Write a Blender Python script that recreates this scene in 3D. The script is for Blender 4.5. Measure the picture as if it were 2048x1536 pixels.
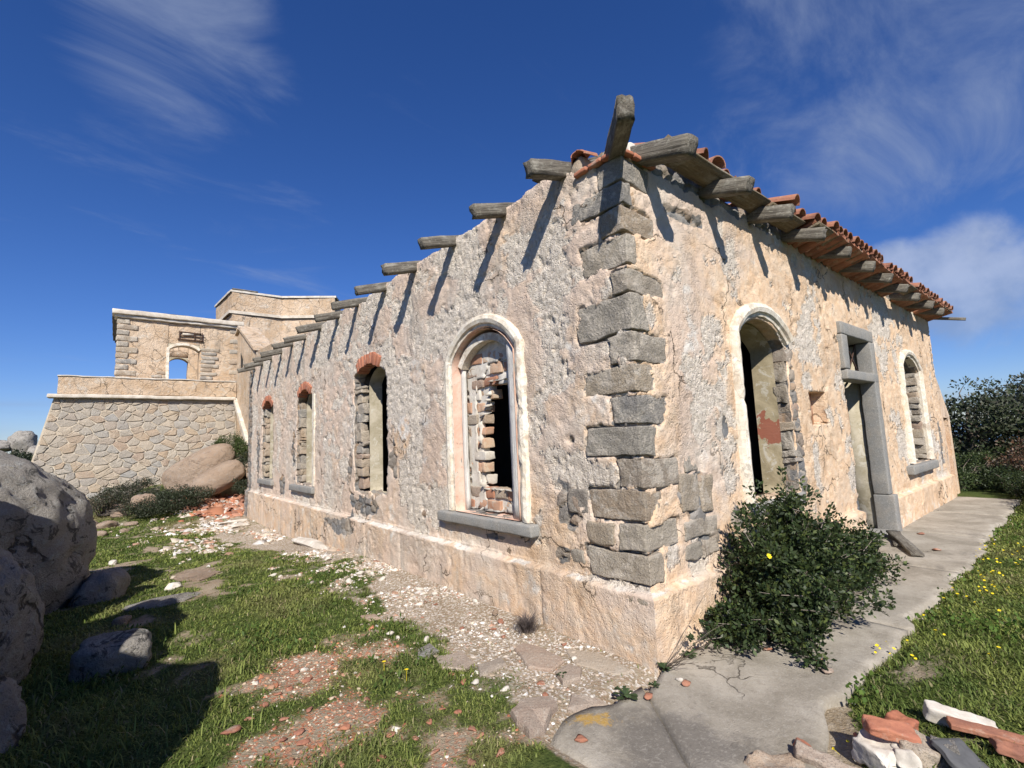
import bpy, bmesh, math, random
import numpy as np
from mathutils import Matrix, Vector

for o in list(bpy.data.objects): bpy.data.objects.remove(o)
scene = bpy.context.scene
COL = scene.collection

# ------------------------------------------------------------------ camera
CAM_R = np.array([[0.77358006, -0.03950421, -0.63246606],
                  [-0.63231548, -0.1140241, -0.76627387],
                  [-0.04184533, 0.99269226, -0.1131859]])
CAM_C = np.array([-3.05114942, -2.21240337, 1.65])
FPX = 961.0
cam_d = bpy.data.cameras.new('camera')
cam = bpy.data.objects.new('camera', cam_d); COL.objects.link(cam)
m4 = Matrix.Identity(4)
for i in range(3):
    for j in range(3): m4[i][j] = CAM_R[i][j]
    m4[i][3] = CAM_C[i]
cam.matrix_world = m4
cam_d.sensor_width = 36.0; cam_d.lens = 36.0 * FPX / 2048.0
cam_d.clip_start = 0.05; cam_d.clip_end = 20000
scene.camera = cam

# ------------------------------------------------------------------ sun + sky
SUN_DIR = np.array([1.0, 1.36, -1.42]); SUN_DIR /= np.linalg.norm(SUN_DIR)
SUN_EL = math.asin(-SUN_DIR[2]); SUN_AZ = math.atan2(-SUN_DIR[0], -SUN_DIR[1])
sun_d = bpy.data.lights.new('sun', 'SUN'); sun_d.energy = 5.0; sun_d.angle = math.radians(0.53)
sun_d.color = (1.0, 0.945, 0.87)
sun = bpy.data.objects.new('sun', sun_d); COL.objects.link(sun)
sun.rotation_euler = Vector(SUN_DIR).to_track_quat('-Z', 'Y').to_euler()
sun.location = (-6, -8, 12)
scene.view_settings.view_transform = 'Standard'; scene.view_settings.look = 'None'
scene.view_settings.gamma = 1.0; scene.view_settings.exposure = 0.43
try: scene.view_settings.use_curve_mapping = False
except Exception: pass

class NT:
    """tiny node-tree helper"""
    def __init__(s, tree): s.t = tree; tree.nodes.clear()
    def n(s, typ, ins=None, **props):
        nd = s.t.nodes.new(typ)
        for k, v in props.items(): setattr(nd, k, v)
        if ins:
            for k, v in ins.items(): s.set(nd.inputs[k], v)
        return nd
    def set(s, sock, v):
        if isinstance(v, bpy.types.NodeSocket): s.t.links.new(v, sock)
        elif isinstance(v, bpy.types.Node): s.t.links.new(v.outputs[0], sock)
        else:
            if sock.type == 'RGBA' and len(v) == 3: v = (*v, 1)
            sock.default_value = v
    def math(s, op, a, b=0.0, c=0.0, clamp=False):
        return s.n('ShaderNodeMath', {0: a, 1: b, 2: c}, operation=op, use_clamp=clamp).outputs[0]
    def mix(s, f, a, b, blend='MIX'):
        nd = s.n('ShaderNodeMix', data_type='RGBA', blend_type=blend)
        s.set(nd.inputs[0], f); s.set(nd.inputs[6], a); s.set(nd.inputs[7], b); return nd.outputs[2]
    def ramp(s, fac, stops, interp='LINEAR'):
        nd = s.n('ShaderNodeValToRGB', {0: fac}); r = nd.color_ramp; r.interpolation = interp
        while len(r.elements) < len(stops): r.elements.new(0.5)
        for e, (p, c) in zip(r.elements, stops):
            e.position = p
            e.color = (c, c, c, 1) if not hasattr(c, '__len__') else (*c, 1)
        return nd.outputs[0]
    def noise(s, vec, scale, detail=4, rough=0.6, dist=0.0):
        return s.n('ShaderNodeTexNoise', {'Vector': vec, 'Scale': scale, 'Detail': detail, 'Roughness': rough, 'Distortion': dist}).outputs[0]
    def voro(s, vec, scale, feature='F1', out='Distance'):
        return s.n('ShaderNodeTexVoronoi', {'Vector': vec, 'Scale': scale}, feature=feature).outputs[out]
    def smooth(s, v, a, b):
        return s.n('ShaderNodeMapRange', {0: v, 1: a, 2: b, 3: 0.0, 4: 1.0}, interpolation_type='SMOOTHSTEP').outputs[0]

world = bpy.data.worlds.new('World'); scene.world = world; world.use_nodes = True
w = NT(world.node_tree)
sky = w.n('ShaderNodeTexSky', sky_type='NISHITA', sun_disc=False, sun_elevation=SUN_EL, sun_rotation=SUN_AZ,
          altitude=0.0, air_density=1.0, dust_density=0.0, ozone_density=3.0)
hsv0 = w.n('ShaderNodeHueSaturation', {'Hue': 0.5, 'Saturation': 1.2, 'Value': 0.86, 'Color': sky.outputs[0]})
hsv = w.n('ShaderNodeMix', data_type='RGBA', blend_type='MULTIPLY'); w.set(hsv.inputs[0], 1.0); w.set(hsv.inputs[6], hsv0.outputs[0]); w.set(hsv.inputs[7], (0.82, 0.96, 1.46))
tc = w.n('ShaderNodeTexCoord').outputs['Generated']
sep = w.n('ShaderNodeSeparateXYZ', {0: tc})
den = w.math('ADD', w.math('MAXIMUM', sep.outputs[2], 0.0), 0.18)
px = w.math('DIVIDE', sep.outputs[0], den); py = w.math('DIVIDE', sep.outputs[1], den)
pl = w.n('ShaderNodeCombineXYZ', {0: px, 1: py, 2: 0.0}).outputs[0]
def rotscale(vec, ang, sx, sy):
    return w.n('ShaderNodeMapping', {'Vector': vec, 'Rotation': (0, 0, ang), 'Scale': (sx, sy, 1)}).outputs[0]
def lobe(c, a, b):
    c = np.array(c, float); c /= np.linalg.norm(c)
    d = w.n('ShaderNodeVectorMath', {0: tc, 1: tuple(c)}, operation='DOT_PRODUCT').outputs['Value']
    return w.smooth(d, math.cos(math.radians(a)), math.cos(math.radians(b)))
# thin high cirrus everywhere, denser in the upper right and upper left
wisp = w.noise(rotscale(pl, -0.62, 1.0, 2.3), 1.7, 9, 0.62, 0.6)
veil = w.noise(rotscale(pl, -0.3, 0.7, 1.5), 0.9, 5, 0.5, 0.4)
cover = w.math('ADD', w.math('MULTIPLY', lobe((0.82, 0.12, 0.56), 22, 5), 0.20),
               w.math('ADD', w.math('MULTIPLY', lobe((0.05, 0.79, 0.61), 12, 2), 0.25),
                      w.math('ADD', w.math('MULTIPLY', lobe((-0.12, 0.88, 0.42), 18, 4), 0.05),
                      w.math('MULTIPLY', lobe((0.22, 0.90, 0.38), 8, 2), 0.09))))
cir = w.smooth(w.math('ADD', w.math('ADD', w.math('MULTIPLY', wisp, 0.72), w.math('MULTIPLY', veil, 0.28)), cover), 0.56, 0.92)
cir = w.math('MULTIPLY', cir, 0.58)
# low cumulus bank
cn = w.noise(tc, 9.0, 8, 0.58, 0.3)
bank = w.math('ADD', w.math('MULTIPLY', lobe((0.960, 0.125, 0.215), 7.5, 1.0), 0.35), w.math('MULTIPLY', lobe((0.94, 0.22, 0.215), 6.5, 1), 0.26))
bank = w.math('ADD', bank, w.math('MULTIPLY', lobe((0.985, 0.05, 0.17), 9, 1), 0.22))
cum = w.smooth(w.math('ADD', w.math('MULTIPLY', cn, 0.75), bank), 0.56, 0.86)
strip = w.n('ShaderNodeMapping', {'Vector': tc, 'Scale': (2.0, 2.0, 15.0)}).outputs[0]
sn = w.noise(strip, 1.3, 6, 0.55, 0.3)
lowm = w.math('MULTIPLY', w.smooth(sep.outputs[2], 0.27, 0.03), w.smooth(sn, 0.42, 0.75))
lowm = w.math('MULTIPLY', lowm, 0.42)
cloudshade = w.mix(w.smooth(w.math('ADD', w.noise(tc, 11.0, 5, 0.55), w.math('MULTIPLY', sep.outputs[2], 1.1)), 0.52, 0.98), (3.2, 4.1, 6.0), (6.6, 7.3, 8.8))
c1 = w.mix(cir, hsv.outputs[2], (4.0, 4.8, 6.6))
c2 = w.mix(lowm, c1, (3.4, 4.3, 6.2))
c3 = w.mix(w.math('MULTIPLY', cum, 0.60), c2, cloudshade)
bg = w.n('ShaderNodeBackground', {'Color': c3, 'Strength': 0.066})
w.n('ShaderNodeOutputWorld', {'Surface': bg.outputs[0]})

# ------------------------------------------------------------------ numpy noise
def _hash(ix, iy, iz, seed):
    h = (ix * 374761393 + iy * 668265263 + iz * 2147483647 + seed * 1274126177) & 0xFFFFFFFF
    h = ((h ^ (h >> 13)) * 1274126177) & 0xFFFFFFFF
    h = ((h ^ (h >> 15)) * 2246822519) & 0xFFFFFFFF
    return ((h ^ (h >> 16)) & 0xFFFFFF) / float(0xFFFFFF)
def vn(p, seed=0):
    p = np.asarray(p, float)
    if p.shape[-1] == 2: p = np.concatenate([p, np.zeros(p.shape[:-1] + (1,))], -1)
    i = np.floor(p).astype(np.int64); f = p - i; f = f * f * f * (f * (f * 6 - 15) + 10)
    r = 0
    for dx in (0, 1):
        wx = f[..., 0] if dx else 1 - f[..., 0]
        for dy in (0, 1):
            wy = f[..., 1] if dy else 1 - f[..., 1]
            for dz in (0, 1):
                wz = f[..., 2] if dz else 1 - f[..., 2]
                r = r + wx * wy * wz * _hash(i[..., 0] + dx, i[..., 1] + dy, i[..., 2] + dz, seed)
    return r * 2 - 1
def fbm(p, oct=4, seed=0, gain=0.5):
    p = np.asarray(p, float); r = 0; a = 1; s = 0
    for k in range(oct):
        r = r + a * vn(p, seed + k * 17); s += a; a *= gain; p = p * 2.03 + 5.7
    return r / s
def worley(p, seed=0):
    """2-D: F1, F2-F1, cell id 0..1"""
    i = np.floor(p).astype(np.int64); f1 = np.full(p.shape[0], 9.0); f2 = f1.copy(); cid = np.zeros(p.shape[0])
    for dx in (-1, 0, 1):
        for dy in (-1, 0, 1):
            cx = i[:, 0] + dx; cy = i[:, 1] + dy
            qx = cx + 0.12 + 0.76 * _hash(cx, cy, cx * 0 + 1, seed); qy = cy + 0.12 + 0.76 * _hash(cx, cy, cx * 0 + 2, seed)
            d = np.hypot(p[:, 0] - qx, p[:, 1] - qy); near = d < f1
            f2 = np.where(near, f1, np.minimum(f2, d)); cid = np.where(near, _hash(cx, cy, cx * 0 + 3, seed), cid); f1 = np.where(near, d, f1)
    return f1, f2 - f1, cid
def sst(x, a, b):
    t = np.clip((x - a) / (b - a), 0, 1); return t * t * (3 - 2 * t)

# ------------------------------------------------------------------ scene helpers
def unp(px, py, ax, v):
    """where the sight line of a photo pixel meets the plane axis=v"""
    d = CAM_R @ np.array([px - 1024.0, -(py - 768.0), -FPX]); return CAM_C + d * ((v - CAM_C[ax]) / d[ax])
def gp(px, py, z=0.0): return unp(px, py, 2, z)
def make_mesh(name, verts, faces, smooth=False, attrs=None, recalc=False, mats=()):
    me = bpy.data.meshes.new(name)
    verts = np.asarray(verts, np.float32)
    if isinstance(faces, np.ndarray):
        n, k = faces.shape
        me.vertices.add(len(verts)); me.vertices.foreach_set('co', verts.ravel())
        me.loops.add(n * k); me.loops.foreach_set('vertex_index', faces.astype(np.int32).ravel())
        me.polygons.add(n); me.polygons.foreach_set('loop_start', np.arange(0, n * k, k, dtype=np.int32))
        me.update(calc_edges=True)
    else:
        me.from_pydata([tuple(v) for v in verts], [], [tuple(int(i) for i in f) for f in faces]); me.update()
    if recalc:
        bm = bmesh.new(); bm.from_mesh(me); bmesh.ops.recalc_face_normals(bm, faces=bm.faces); bm.to_mesh(me); bm.free()
    if smooth: me.polygons.foreach_set('use_smooth', np.ones(len(me.polygons), bool))
    if attrs:
        for k, a in attrs.items():
            a = np.asarray(a, np.float32)
            if a.ndim == 1:
                at = me.attributes.new(k, 'FLOAT', 'POINT'); at.data.foreach_set('value', a)
            else:
                at = me.attributes.new(k, 'FLOAT_COLOR', 'POINT')
                if a.shape[1] == 3: a = np.concatenate([a, np.ones((len(a), 1), np.float32)], 1)
                at.data.foreach_set('color', a.ravel())
    for m in mats: me.materials.append(m)
    return me
def put(name, me, parent=None, loc=None, rot=None, scale=None):
    o = bpy.data.objects.new(name, me); COL.objects.link(o)
    if parent is not None:
        o.parent = parent
        if parent.type == 'EMPTY': o.matrix_parent_inverse = Matrix.Translation(-parent.location)
    if loc is not None: o.location = loc
    if rot is not None: o.rotation_euler = rot
    if scale is not None: o.scale = scale if hasattr(scale, '__len__') else (scale,) * 3
    return o
def mobj(name, verts, faces, mat, parent=None, **kw):
    return put(name, make_mesh(name, verts, faces, mats=[mat], **kw), parent)
def tag(o, label=None, cat=None, group=None, kind=None):
    if label: o['label'] = label
    if cat: o['category'] = cat
    if group: o['group'] = group
    if kind: o['kind'] = kind
    return o
def thing(name, label, cat, loc=(0, 0, 0), group=None):
    o = bpy.data.objects.new(name, None); COL.objects.link(o); o.location = loc; o.empty_display_size = 0.2
    return tag(o, label, cat, group)
def grid_faces(nu, nv):
    a = np.arange(nu * nv).reshape(nu, nv)
    return np.stack([a[:-1, :-1], a[1:, :-1], a[1:, 1:], a[:-1, 1:]], -1).reshape(-1, 4)
def box_lattice(nx, ny, nz):
    """surface lattice of a unit cube, coordinates 0..1"""
    idx = {}; vs = []; fs = []
    def v(i, j, k):
        if (i, j, k) not in idx: idx[(i, j, k)] = len(vs); vs.append((i / nx, j / ny, k / nz))
        return idx[(i, j, k)]
    for i in range(nx):
        for j in range(ny):
            fs.append((v(i, j, 0), v(i, j + 1, 0), v(i + 1, j + 1, 0), v(i + 1, j, 0)))
            fs.append((v(i, j, nz), v(i + 1, j, nz), v(i + 1, j + 1, nz), v(i, j + 1, nz)))
    for i in range(nx):
        for k in range(nz):
            fs.append((v(i, 0, k), v(i + 1, 0, k), v(i + 1, 0, k + 1), v(i, 0, k + 1)))
            fs.append((v(i, ny, k), v(i, ny, k + 1), v(i + 1, ny, k + 1), v(i + 1, ny, k)))
    for j in range(ny):
        for k in range(nz):
            fs.append((v(0, j, k), v(0, j, k + 1), v(0, j + 1, k + 1), v(0, j + 1, k)))
            fs.append((v(nx, j, k), v(nx, j + 1, k), v(nx, j + 1, k + 1), v(nx, j, k + 1)))
    return np.array(vs, float), np.array(fs)
def block(lo, hi, n=(4, 4, 4), rough=0.006, rnd=0.012, seed=0, freq=9.0):
    """rough-hewn block: rounded edges, dented faces"""
    lo = np.array(lo, float); hi = np.array(hi, float); s = hi - lo
    # denser rows close to the edges so that the rounding stays local
    v, f = box_lattice(*n); p = lo + v * s
    if rnd > 0:
        for ax in range(3):
            t = v[:, ax]; k = n[ax]
            if k >= 3:
                nearlo = np.abs(t - 1 / k) < 1e-6; nearhi = np.abs(t - (k - 1) / k) < 1e-6
                p[nearlo, ax] = lo[ax] + min(rnd * 1.3, s[ax] / k); p[nearhi, ax] = hi[ax] - min(rnd * 1.3, s[ax] / k)
        c = np.clip(p, lo + np.minimum(rnd, s * 0.3), hi - np.minimum(rnd, s * 0.3)); d = p - c; L = np.linalg.norm(d, axis=1, keepdims=True)
        p = np.where(L > 1e-9, c + d / np.maximum(L, 1e-9) * np.minimum(L, np.minimum(rnd, s.min() * 0.3)), p)
    if rough > 0:
        q = p * freq + seed * 7.31
        p = p + rough * np.stack([fbm(q, 3, seed + 1), fbm(q + 31.7, 3, seed + 2), fbm(q + 57.1, 3, seed + 3)], 1) * 1.6
    return p, f
def poly_sd(P, poly):
    """signed distance to a closed polygon, negative inside"""
    poly = np.asarray(poly, float); A = poly; B = np.roll(poly, -1, 0); d = np.full(len(P), 1e9); ins = np.zeros(len(P), bool)
    for a, b in zip(A, B):
        ab = b - a; t = np.clip(((P - a) @ ab) / max(ab @ ab, 1e-12), 0, 1)
        d = np.minimum(d, np.hypot(*(P - a - t[:, None] * ab).T))
        cr = (a[1] > P[:, 1]) != (b[1] > P[:, 1])
        with np.errstate(divide='ignore', invalid='ignore'):
            ins ^= cr & (P[:, 0] < (b[0] - a[0]) * (P[:, 1] - a[1]) / (b[1] - a[1]) + a[0])
    return np.where(ins, -d, d)
def arch_poly(u0, u1, z0, zs, zt, n=14):
    """jambs from z0 to the springing zs, segmental arch up to zt"""
    c = (u0 + u1) / 2; hw = (u1 - u0) / 2; s = zt - zs; r = (hw * hw + s * s) / (2 * s); zc = zt - r; a = math.asin(min(1, hw / r))
    arc = [(c + r * math.sin(t), zc + r * math.cos(t)) for t in np.linspace(a, -a, n)]
    return [(u0, z0), (u1, z0)] + arc
def arch_path(u0, u1, z0, zs, zt, n=14, left=True, right=True):
    p = arch_poly(u0, u1, z0, zs, zt, n)[2:]
    if right: p = [(u1, z) for z in np.linspace(z0, zs, 9)[:-1]] + p
    if left: p = p + [(u0, z) for z in np.linspace(zs, z0, 9)[1:]]
    return p

# ------------------------------------------------------------------ materials
def material(name):
    m = bpy.data.materials.new(name); m.use_nodes = True; return m, NT(m.node_tree)
def finish(m, t, color, rough=0.9, height=None, dist=0.01, strength=1.0, spec=0.25, extra=None, normal=None):
    b = t.n('ShaderNodeBsdfPrincipled', {'Base Color': color, 'Roughness': rough, 'Specular IOR Level': spec})
    if height is not None:
        bp = t.n('ShaderNodeBump', {'Height': height, 'Distance': dist, 'Strength': strength}); t.set(b.inputs['Normal'], bp.outputs[0])
    if extra:
        for k, v in extra.items(): t.set(b.inputs[k], v)
    t.n('ShaderNodeOutputMaterial', {'Surface': b.outputs[0]}); return m
def ocoord(t, rnd=True):
    c = t.n('ShaderNodeTexCoord').outputs['Object']
    if rnd:
        r = t.n('ShaderNodeObjectInfo').outputs['Random']
        c = t.n('ShaderNodeVectorMath', {0: c, 1: t.n('ShaderNodeCombineXYZ', {0: t.math('MULTIPLY', r, 91.0), 1: t.math('MULTIPLY', r, 57.0), 2: t.math('MULTIPLY', r, 33.0)}).outputs[0]}, operation='ADD').outputs[0]
        return c, r
    return c

def m_plaster():
    m, t = material('weathered_plaster'); c = ocoord(t, False)
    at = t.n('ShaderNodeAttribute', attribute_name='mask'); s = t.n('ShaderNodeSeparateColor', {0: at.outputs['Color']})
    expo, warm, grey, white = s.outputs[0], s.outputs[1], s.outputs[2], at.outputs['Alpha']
    cell = t.n('ShaderNodeAttribute', attribute_name='cell').outputs['Fac']
    big = t.noise(c, 1.1, 6, 0.62); mid = t.noise(c, 6.0, 6, 0.65, 0.4); fine = t.noise(c, 34.0, 5, 0.7)
    st = t.n('ShaderNodeMapping', {'Vector': c, 'Scale': (5.5, 5.5, 0.55)}).outputs[0]; streak = t.noise(st, 1.0, 6, 0.62, 0.6)
    pale = t.mix(t.smooth(mid, 0.3, 0.72), (0.49, 0.415, 0.335), (0.69, 0.615, 0.52))
    pink = t.mix(t.smooth(big, 0.30, 0.60), pale, (0.61, 0.475, 0.37))
    ochre = t.mix(t.smooth(mid, 0.3, 0.75), (0.62, 0.425, 0.265), (0.76, 0.60, 0.435))
    wf = t.smooth(t.math('ADD', warm, t.math('MULTIPLY', t.math('SUBTRACT', t.noise(c, 2.6, 6, 0.68, 0.5), 0.5), 1.15)), 0.28, 0.75)
    col = t.mix(wf, pink, ochre)
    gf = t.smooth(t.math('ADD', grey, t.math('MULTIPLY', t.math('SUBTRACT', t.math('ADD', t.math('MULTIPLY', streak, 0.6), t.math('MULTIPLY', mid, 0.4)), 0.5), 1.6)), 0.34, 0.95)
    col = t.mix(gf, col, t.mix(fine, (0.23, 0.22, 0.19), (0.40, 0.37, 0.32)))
    whf = t.smooth(t.math('ADD', white, t.math('MULTIPLY', t.math('SUBTRACT', mid, 0.5), 1.3)), 0.42, 0.7)
    col = t.mix(whf, col, (0.68, 0.635, 0.565))
    # small flakes: pale scars and dark pits of the roughcast
    pit = t.voro(t.n('ShaderNodeVectorMath', {0: c, 1: t.n('ShaderNodeVectorMath', {0: t.n('ShaderNodeTexNoise', {'Vector': c, 'Scale': 18.0}).outputs[1], 1: (0.06, 0.06, 0.06)}, operation='MULTIPLY').outputs[0]}, operation='ADD').outputs[0], 42.0)
    col = t.mix(t.math('MULTIPLY', t.smooth(fine, 0.56, 0.70), 0.45), col, (0.70, 0.62, 0.53))
    col = t.mix(t.math('MULTIPLY', t.smooth(t.noise(c, 58.0, 3, 0.6), 0.60, 0.70), 0.6), col, (0.29, 0.24, 0.19))
    col = t.mix(t.math('MULTIPLY', t.smooth(t.noise(c, 0.75, 5, 0.6), 0.52, 0.7), 0.22), col, (0.42, 0.37, 0.31))
    stone = t.ramp(cell, [(0.0, (0.13, 0.135, 0.14)), (0.3, (0.22, 0.21, 0.195)), (0.5, (0.30, 0.25, 0.195)), (0.68, (0.17, 0.17, 0.165)), (0.85, (0.36, 0.25, 0.16)), (1.0, (0.27, 0.25, 0.23))])
    stone = t.mix(t.math('MULTIPLY', t.smooth(mid, 0.45, 0.8), 0.6), stone, (0.52, 0.47, 0.40))
    ef = t.smooth(t.math('ADD', expo, t.math('MULTIPLY', t.math('SUBTRACT', fine, 0.5), 0.5)), 0.38, 0.62)
    col = t.mix(ef, col, stone)
    h = t.math('ADD', t.math('MULTIPLY', fine, 0.8), t.math('ADD', t.math('MULTIPLY', t.noise(c, 88.0, 4, 0.75), 0.55), t.math('MULTIPLY', t.smooth(pit, 0.0, 0.5), 0.35)))
    ck = t.n('ShaderNodeTexVoronoi', {'Vector': t.n('ShaderNodeVectorMath', {0: c, 1: t.n('ShaderNodeVectorMath', {0: t.n('ShaderNodeTexNoise', {'Vector': c, 'Scale': 4.0, 'Detail': 6.0}).outputs[1], 1: (0.55, 0.55, 0.55)}, operation='MULTIPLY').outputs[0]}, operation='ADD').outputs[0], 'Scale': 0.85}, feature='DISTANCE_TO_EDGE').outputs['Distance']
    ckm = t.math('MULTIPLY', t.smooth(ck, 0.011, 0.003), t.smooth(t.noise(c, 0.9, 3, 0.5), 0.48, 0.56))
    col = t.mix(t.math('MULTIPLY', ckm, 0.85), col, (0.10, 0.075, 0.05)); h = t.math('SUBTRACT', h, t.math('MULTIPLY', ckm, 0.6))
    h = t.math('MULTIPLY', h, t.math('ADD', 0.38, t.math('MULTIPLY', t.math('MAXIMUM', t.smooth(t.noise(c, 1.4, 4, 0.6, 0.5), 0.45, 0.66), t.n('ShaderNodeAttribute', attribute_name='flake').outputs['Fac']), 0.60)))
    lay = t.n('ShaderNodeAttribute', attribute_name='flake').outputs['Fac']
    col = t.mix(t.math('MULTIPLY', lay, t.math('SUBTRACT', 1.0, ef)), col, t.mix(t.smooth(fine, 0.35, 0.65), (0.55, 0.475, 0.39), (0.76, 0.685, 0.58)))
    return finish(m, t, col, 0.95, h, 0.026, 1.0, 0.12)
def m_stone(name, cols, bump=0.012, lichen=0.5, scale=1.0, white=(0.52, 0.48, 0.40), smear=0.0):
    m, t = material(name); c, r = ocoord(t)
    base = t.ramp(r, [(i / (len(cols) - 1), k) for i, k in enumerate(cols)])
    n1 = t.noise(c, 5.0 * scale, 6, 0.65, 0.4); n2 = t.noise(c, 45 * scale, 4, 0.7); n3 = t.noise(c, 140 * scale, 3, 0.7)
    col = t.mix(t.smooth(n1, 0.3, 0.75), base, t.mix(0.45, base, (0.40, 0.35, 0.28)))
    col = t.mix(t.math('MULTIPLY', t.smooth(n2, 0.5, 0.72), 0.55), col, white)
    col = t.mix(t.math('MULTIPLY', t.smooth(n3, 0.52, 0.66), 0.6), col, (0.045, 0.043, 0.04))
    col = t.mix(t.math('MULTIPLY', t.smooth(t.noise(c, 2.2 * scale, 5, 0.7, 0.5), 0.55, 0.7), lichen), col, (0.46, 0.44, 0.38))
    if smear: col = t.mix(t.math('MULTIPLY', t.smooth(t.noise(c, 3.4, 7, 0.72, 0.6), 0.50, 0.57), smear), col, t.mix(n2, (0.46, 0.40, 0.32), (0.64, 0.58, 0.49)))
    h = t.math('ADD', t.math('MULTIPLY', n1, 0.8), t.math('ADD', t.math('MULTIPLY', n2, 0.7), t.math('MULTIPLY', n3, 0.3)))
    return finish(m, t, col, 0.92, h, bump, 1.0, 0.2)
def m_white():
    m, t = material('limewashed_moulding'); c = ocoord(t, False)
    n = t.noise(c, 9, 6, 0.7, 0.5); f = t.noise(c, 60, 4, 0.7)
    col = t.mix(t.smooth(n, 0.34, 0.7), (0.62, 0.54, 0.41), (0.77, 0.73, 0.64))
    col = t.mix(t.math('MULTIPLY', t.smooth(t.noise(c, 4.0, 6, 0.7, 0.3), 0.50, 0.64), 0.8), col, (0.44, 0.35, 0.26))
    col = t.mix(t.math('MULTIPLY', t.smooth(t.noise(c, 11.0, 6, 0.75, 0.5), 0.55, 0.64), 0.65), col, (0.33, 0.29, 0.235))
    col = t.mix(t.math('MULTIPLY', t.smooth(f, 0.58, 0.7), 0.5), col, (0.42, 0.37, 0.30))
    cr = t.n('ShaderNodeTexVoronoi', {'Vector': c, 'Scale': 5.0}, feature='DISTANCE_TO_EDGE').outputs['Distance']
    col = t.mix(t.math('MULTIPLY', t.smooth(cr, 0.016, 0.004), 0.45), col, (0.30, 0.25, 0.19))
    return finish(m, t, col, 0.85, t.math('ADD', n, t.math('MULTIPLY', f, 0.5)), 0.008, 0.7, 0.2)
def m_wood(name, a, b, moss=0.25):
    m, t = material(name); at = t.n('ShaderNodeAttribute', attribute_name='grain').outputs['Vector']; c, r = ocoord(t)
    at = t.n('ShaderNodeVectorMath', {0: at, 1: t.n('ShaderNodeCombineXYZ', {0: t.math('MULTIPLY', r, 31.0), 1: t.math('MULTIPLY', r, 77.0), 2: r}).outputs[0]}, operation='ADD').outputs[0]
    g = t.noise(t.n('ShaderNodeMapping', {'Vector': at, 'Scale': (2.2, 45, 45)}).outputs[0], 1.0, 6, 0.7, 0.8)
    g2 = t.noise(t.n('ShaderNodeMapping', {'Vector': at, 'Scale': (5, 12, 12)}).outputs[0], 1.0, 5, 0.65, 0.4)
    col = t.mix(t.smooth(g, 0.28, 0.72), a, b)
    col = t.mix(t.math('MULTIPLY', t.smooth(g2, 0.5, 0.75), 0.65), col, (0.36, 0.34, 0.29))
    col = t.mix(t.math('MULTIPLY', t.smooth(t.noise(at, 22, 5, 0.7), 0.54, 0.66), moss), col, (0.50, 0.49, 0.40))
    col = t.mix(t.math('MULTIPLY', t.smooth(g, 0.40, 0.30), 0.85), col, (0.03, 0.027, 0.022))
    return finish(m, t, col, 0.9, t.math('ADD', t.math('MULTIPLY', g, 1.0), t.math('MULTIPLY', g2, 0.5)), 0.016, 1.0, 0.15)
def m_clay(name, cols, dirt=0.5):
    m, t = material(name); c, r = ocoord(t)
    base = t.ramp(r, [(i / (len(cols) - 1), k) for i, k in enumerate(cols)])
    n = t.noise(c, 12, 5, 0.65); f = t.noise(c, 70, 4, 0.7)
    col = t.mix(t.smooth(n, 0.3, 0.7), base, t.mix(0.5, base, (0.46, 0.20, 0.11)))
    col = t.mix(t.math('MULTIPLY', t.smooth(t.noise(c, 7, 5, 0.7), 0.54, 0.68), dirt), col, (0.44, 0.37, 0.29))
    col = t.mix(t.math('MULTIPLY', t.smooth(f, 0.6, 0.7), 0.5), col, (0.10, 0.06, 0.045))
    return finish(m, t, col, 0.9, t.math('ADD', n, t.math('MULTIPLY', f, 0.7)), 0.006, 0.9, 0.15)
def m_inner(name, a, b, stain=None, sp=None, at=None):
    m, t = material(name); c = ocoord(t, False)
    n = t.noise(c, 3.5, 6, 0.68, 0.5); f = t.noise(c, 30, 5, 0.7)
    col = t.mix(t.smooth(n, 0.32, 0.68), a, b)
    col = t.mix(t.math('MULTIPLY', t.smooth(t.noise(c, 5.5, 6, 0.7, 0.7), 0.56, 0.63), 0.75), col, (0.55, 0.52, 0.44))
    col = t.mix(t.math('MULTIPLY', t.smooth(f, 0.57, 0.72), 0.6), col, (0.16, 0.14, 0.11))
    if stain:
        dv = t.n('ShaderNodeVectorMath', {0: c, 1: at}, operation='DISTANCE').outputs['Value']
        sf = t.smooth(t.math('ADD', t.math('SUBTRACT', 1.0, t.math('MULTIPLY', dv, sp)), t.math('MULTIPLY', t.math('SUBTRACT', t.noise(c, 8.0, 5, 0.6), 0.5), 1.6)), 0.42, 0.47)
        col = t.mix(t.math('MULTIPLY', sf, 0.85), col, stain)
    return finish(m, t, col, 0.93, t.math('ADD', n, t.math('MULTIPLY', f, 0.5)), 0.008, 0.8, 0.15)
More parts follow.
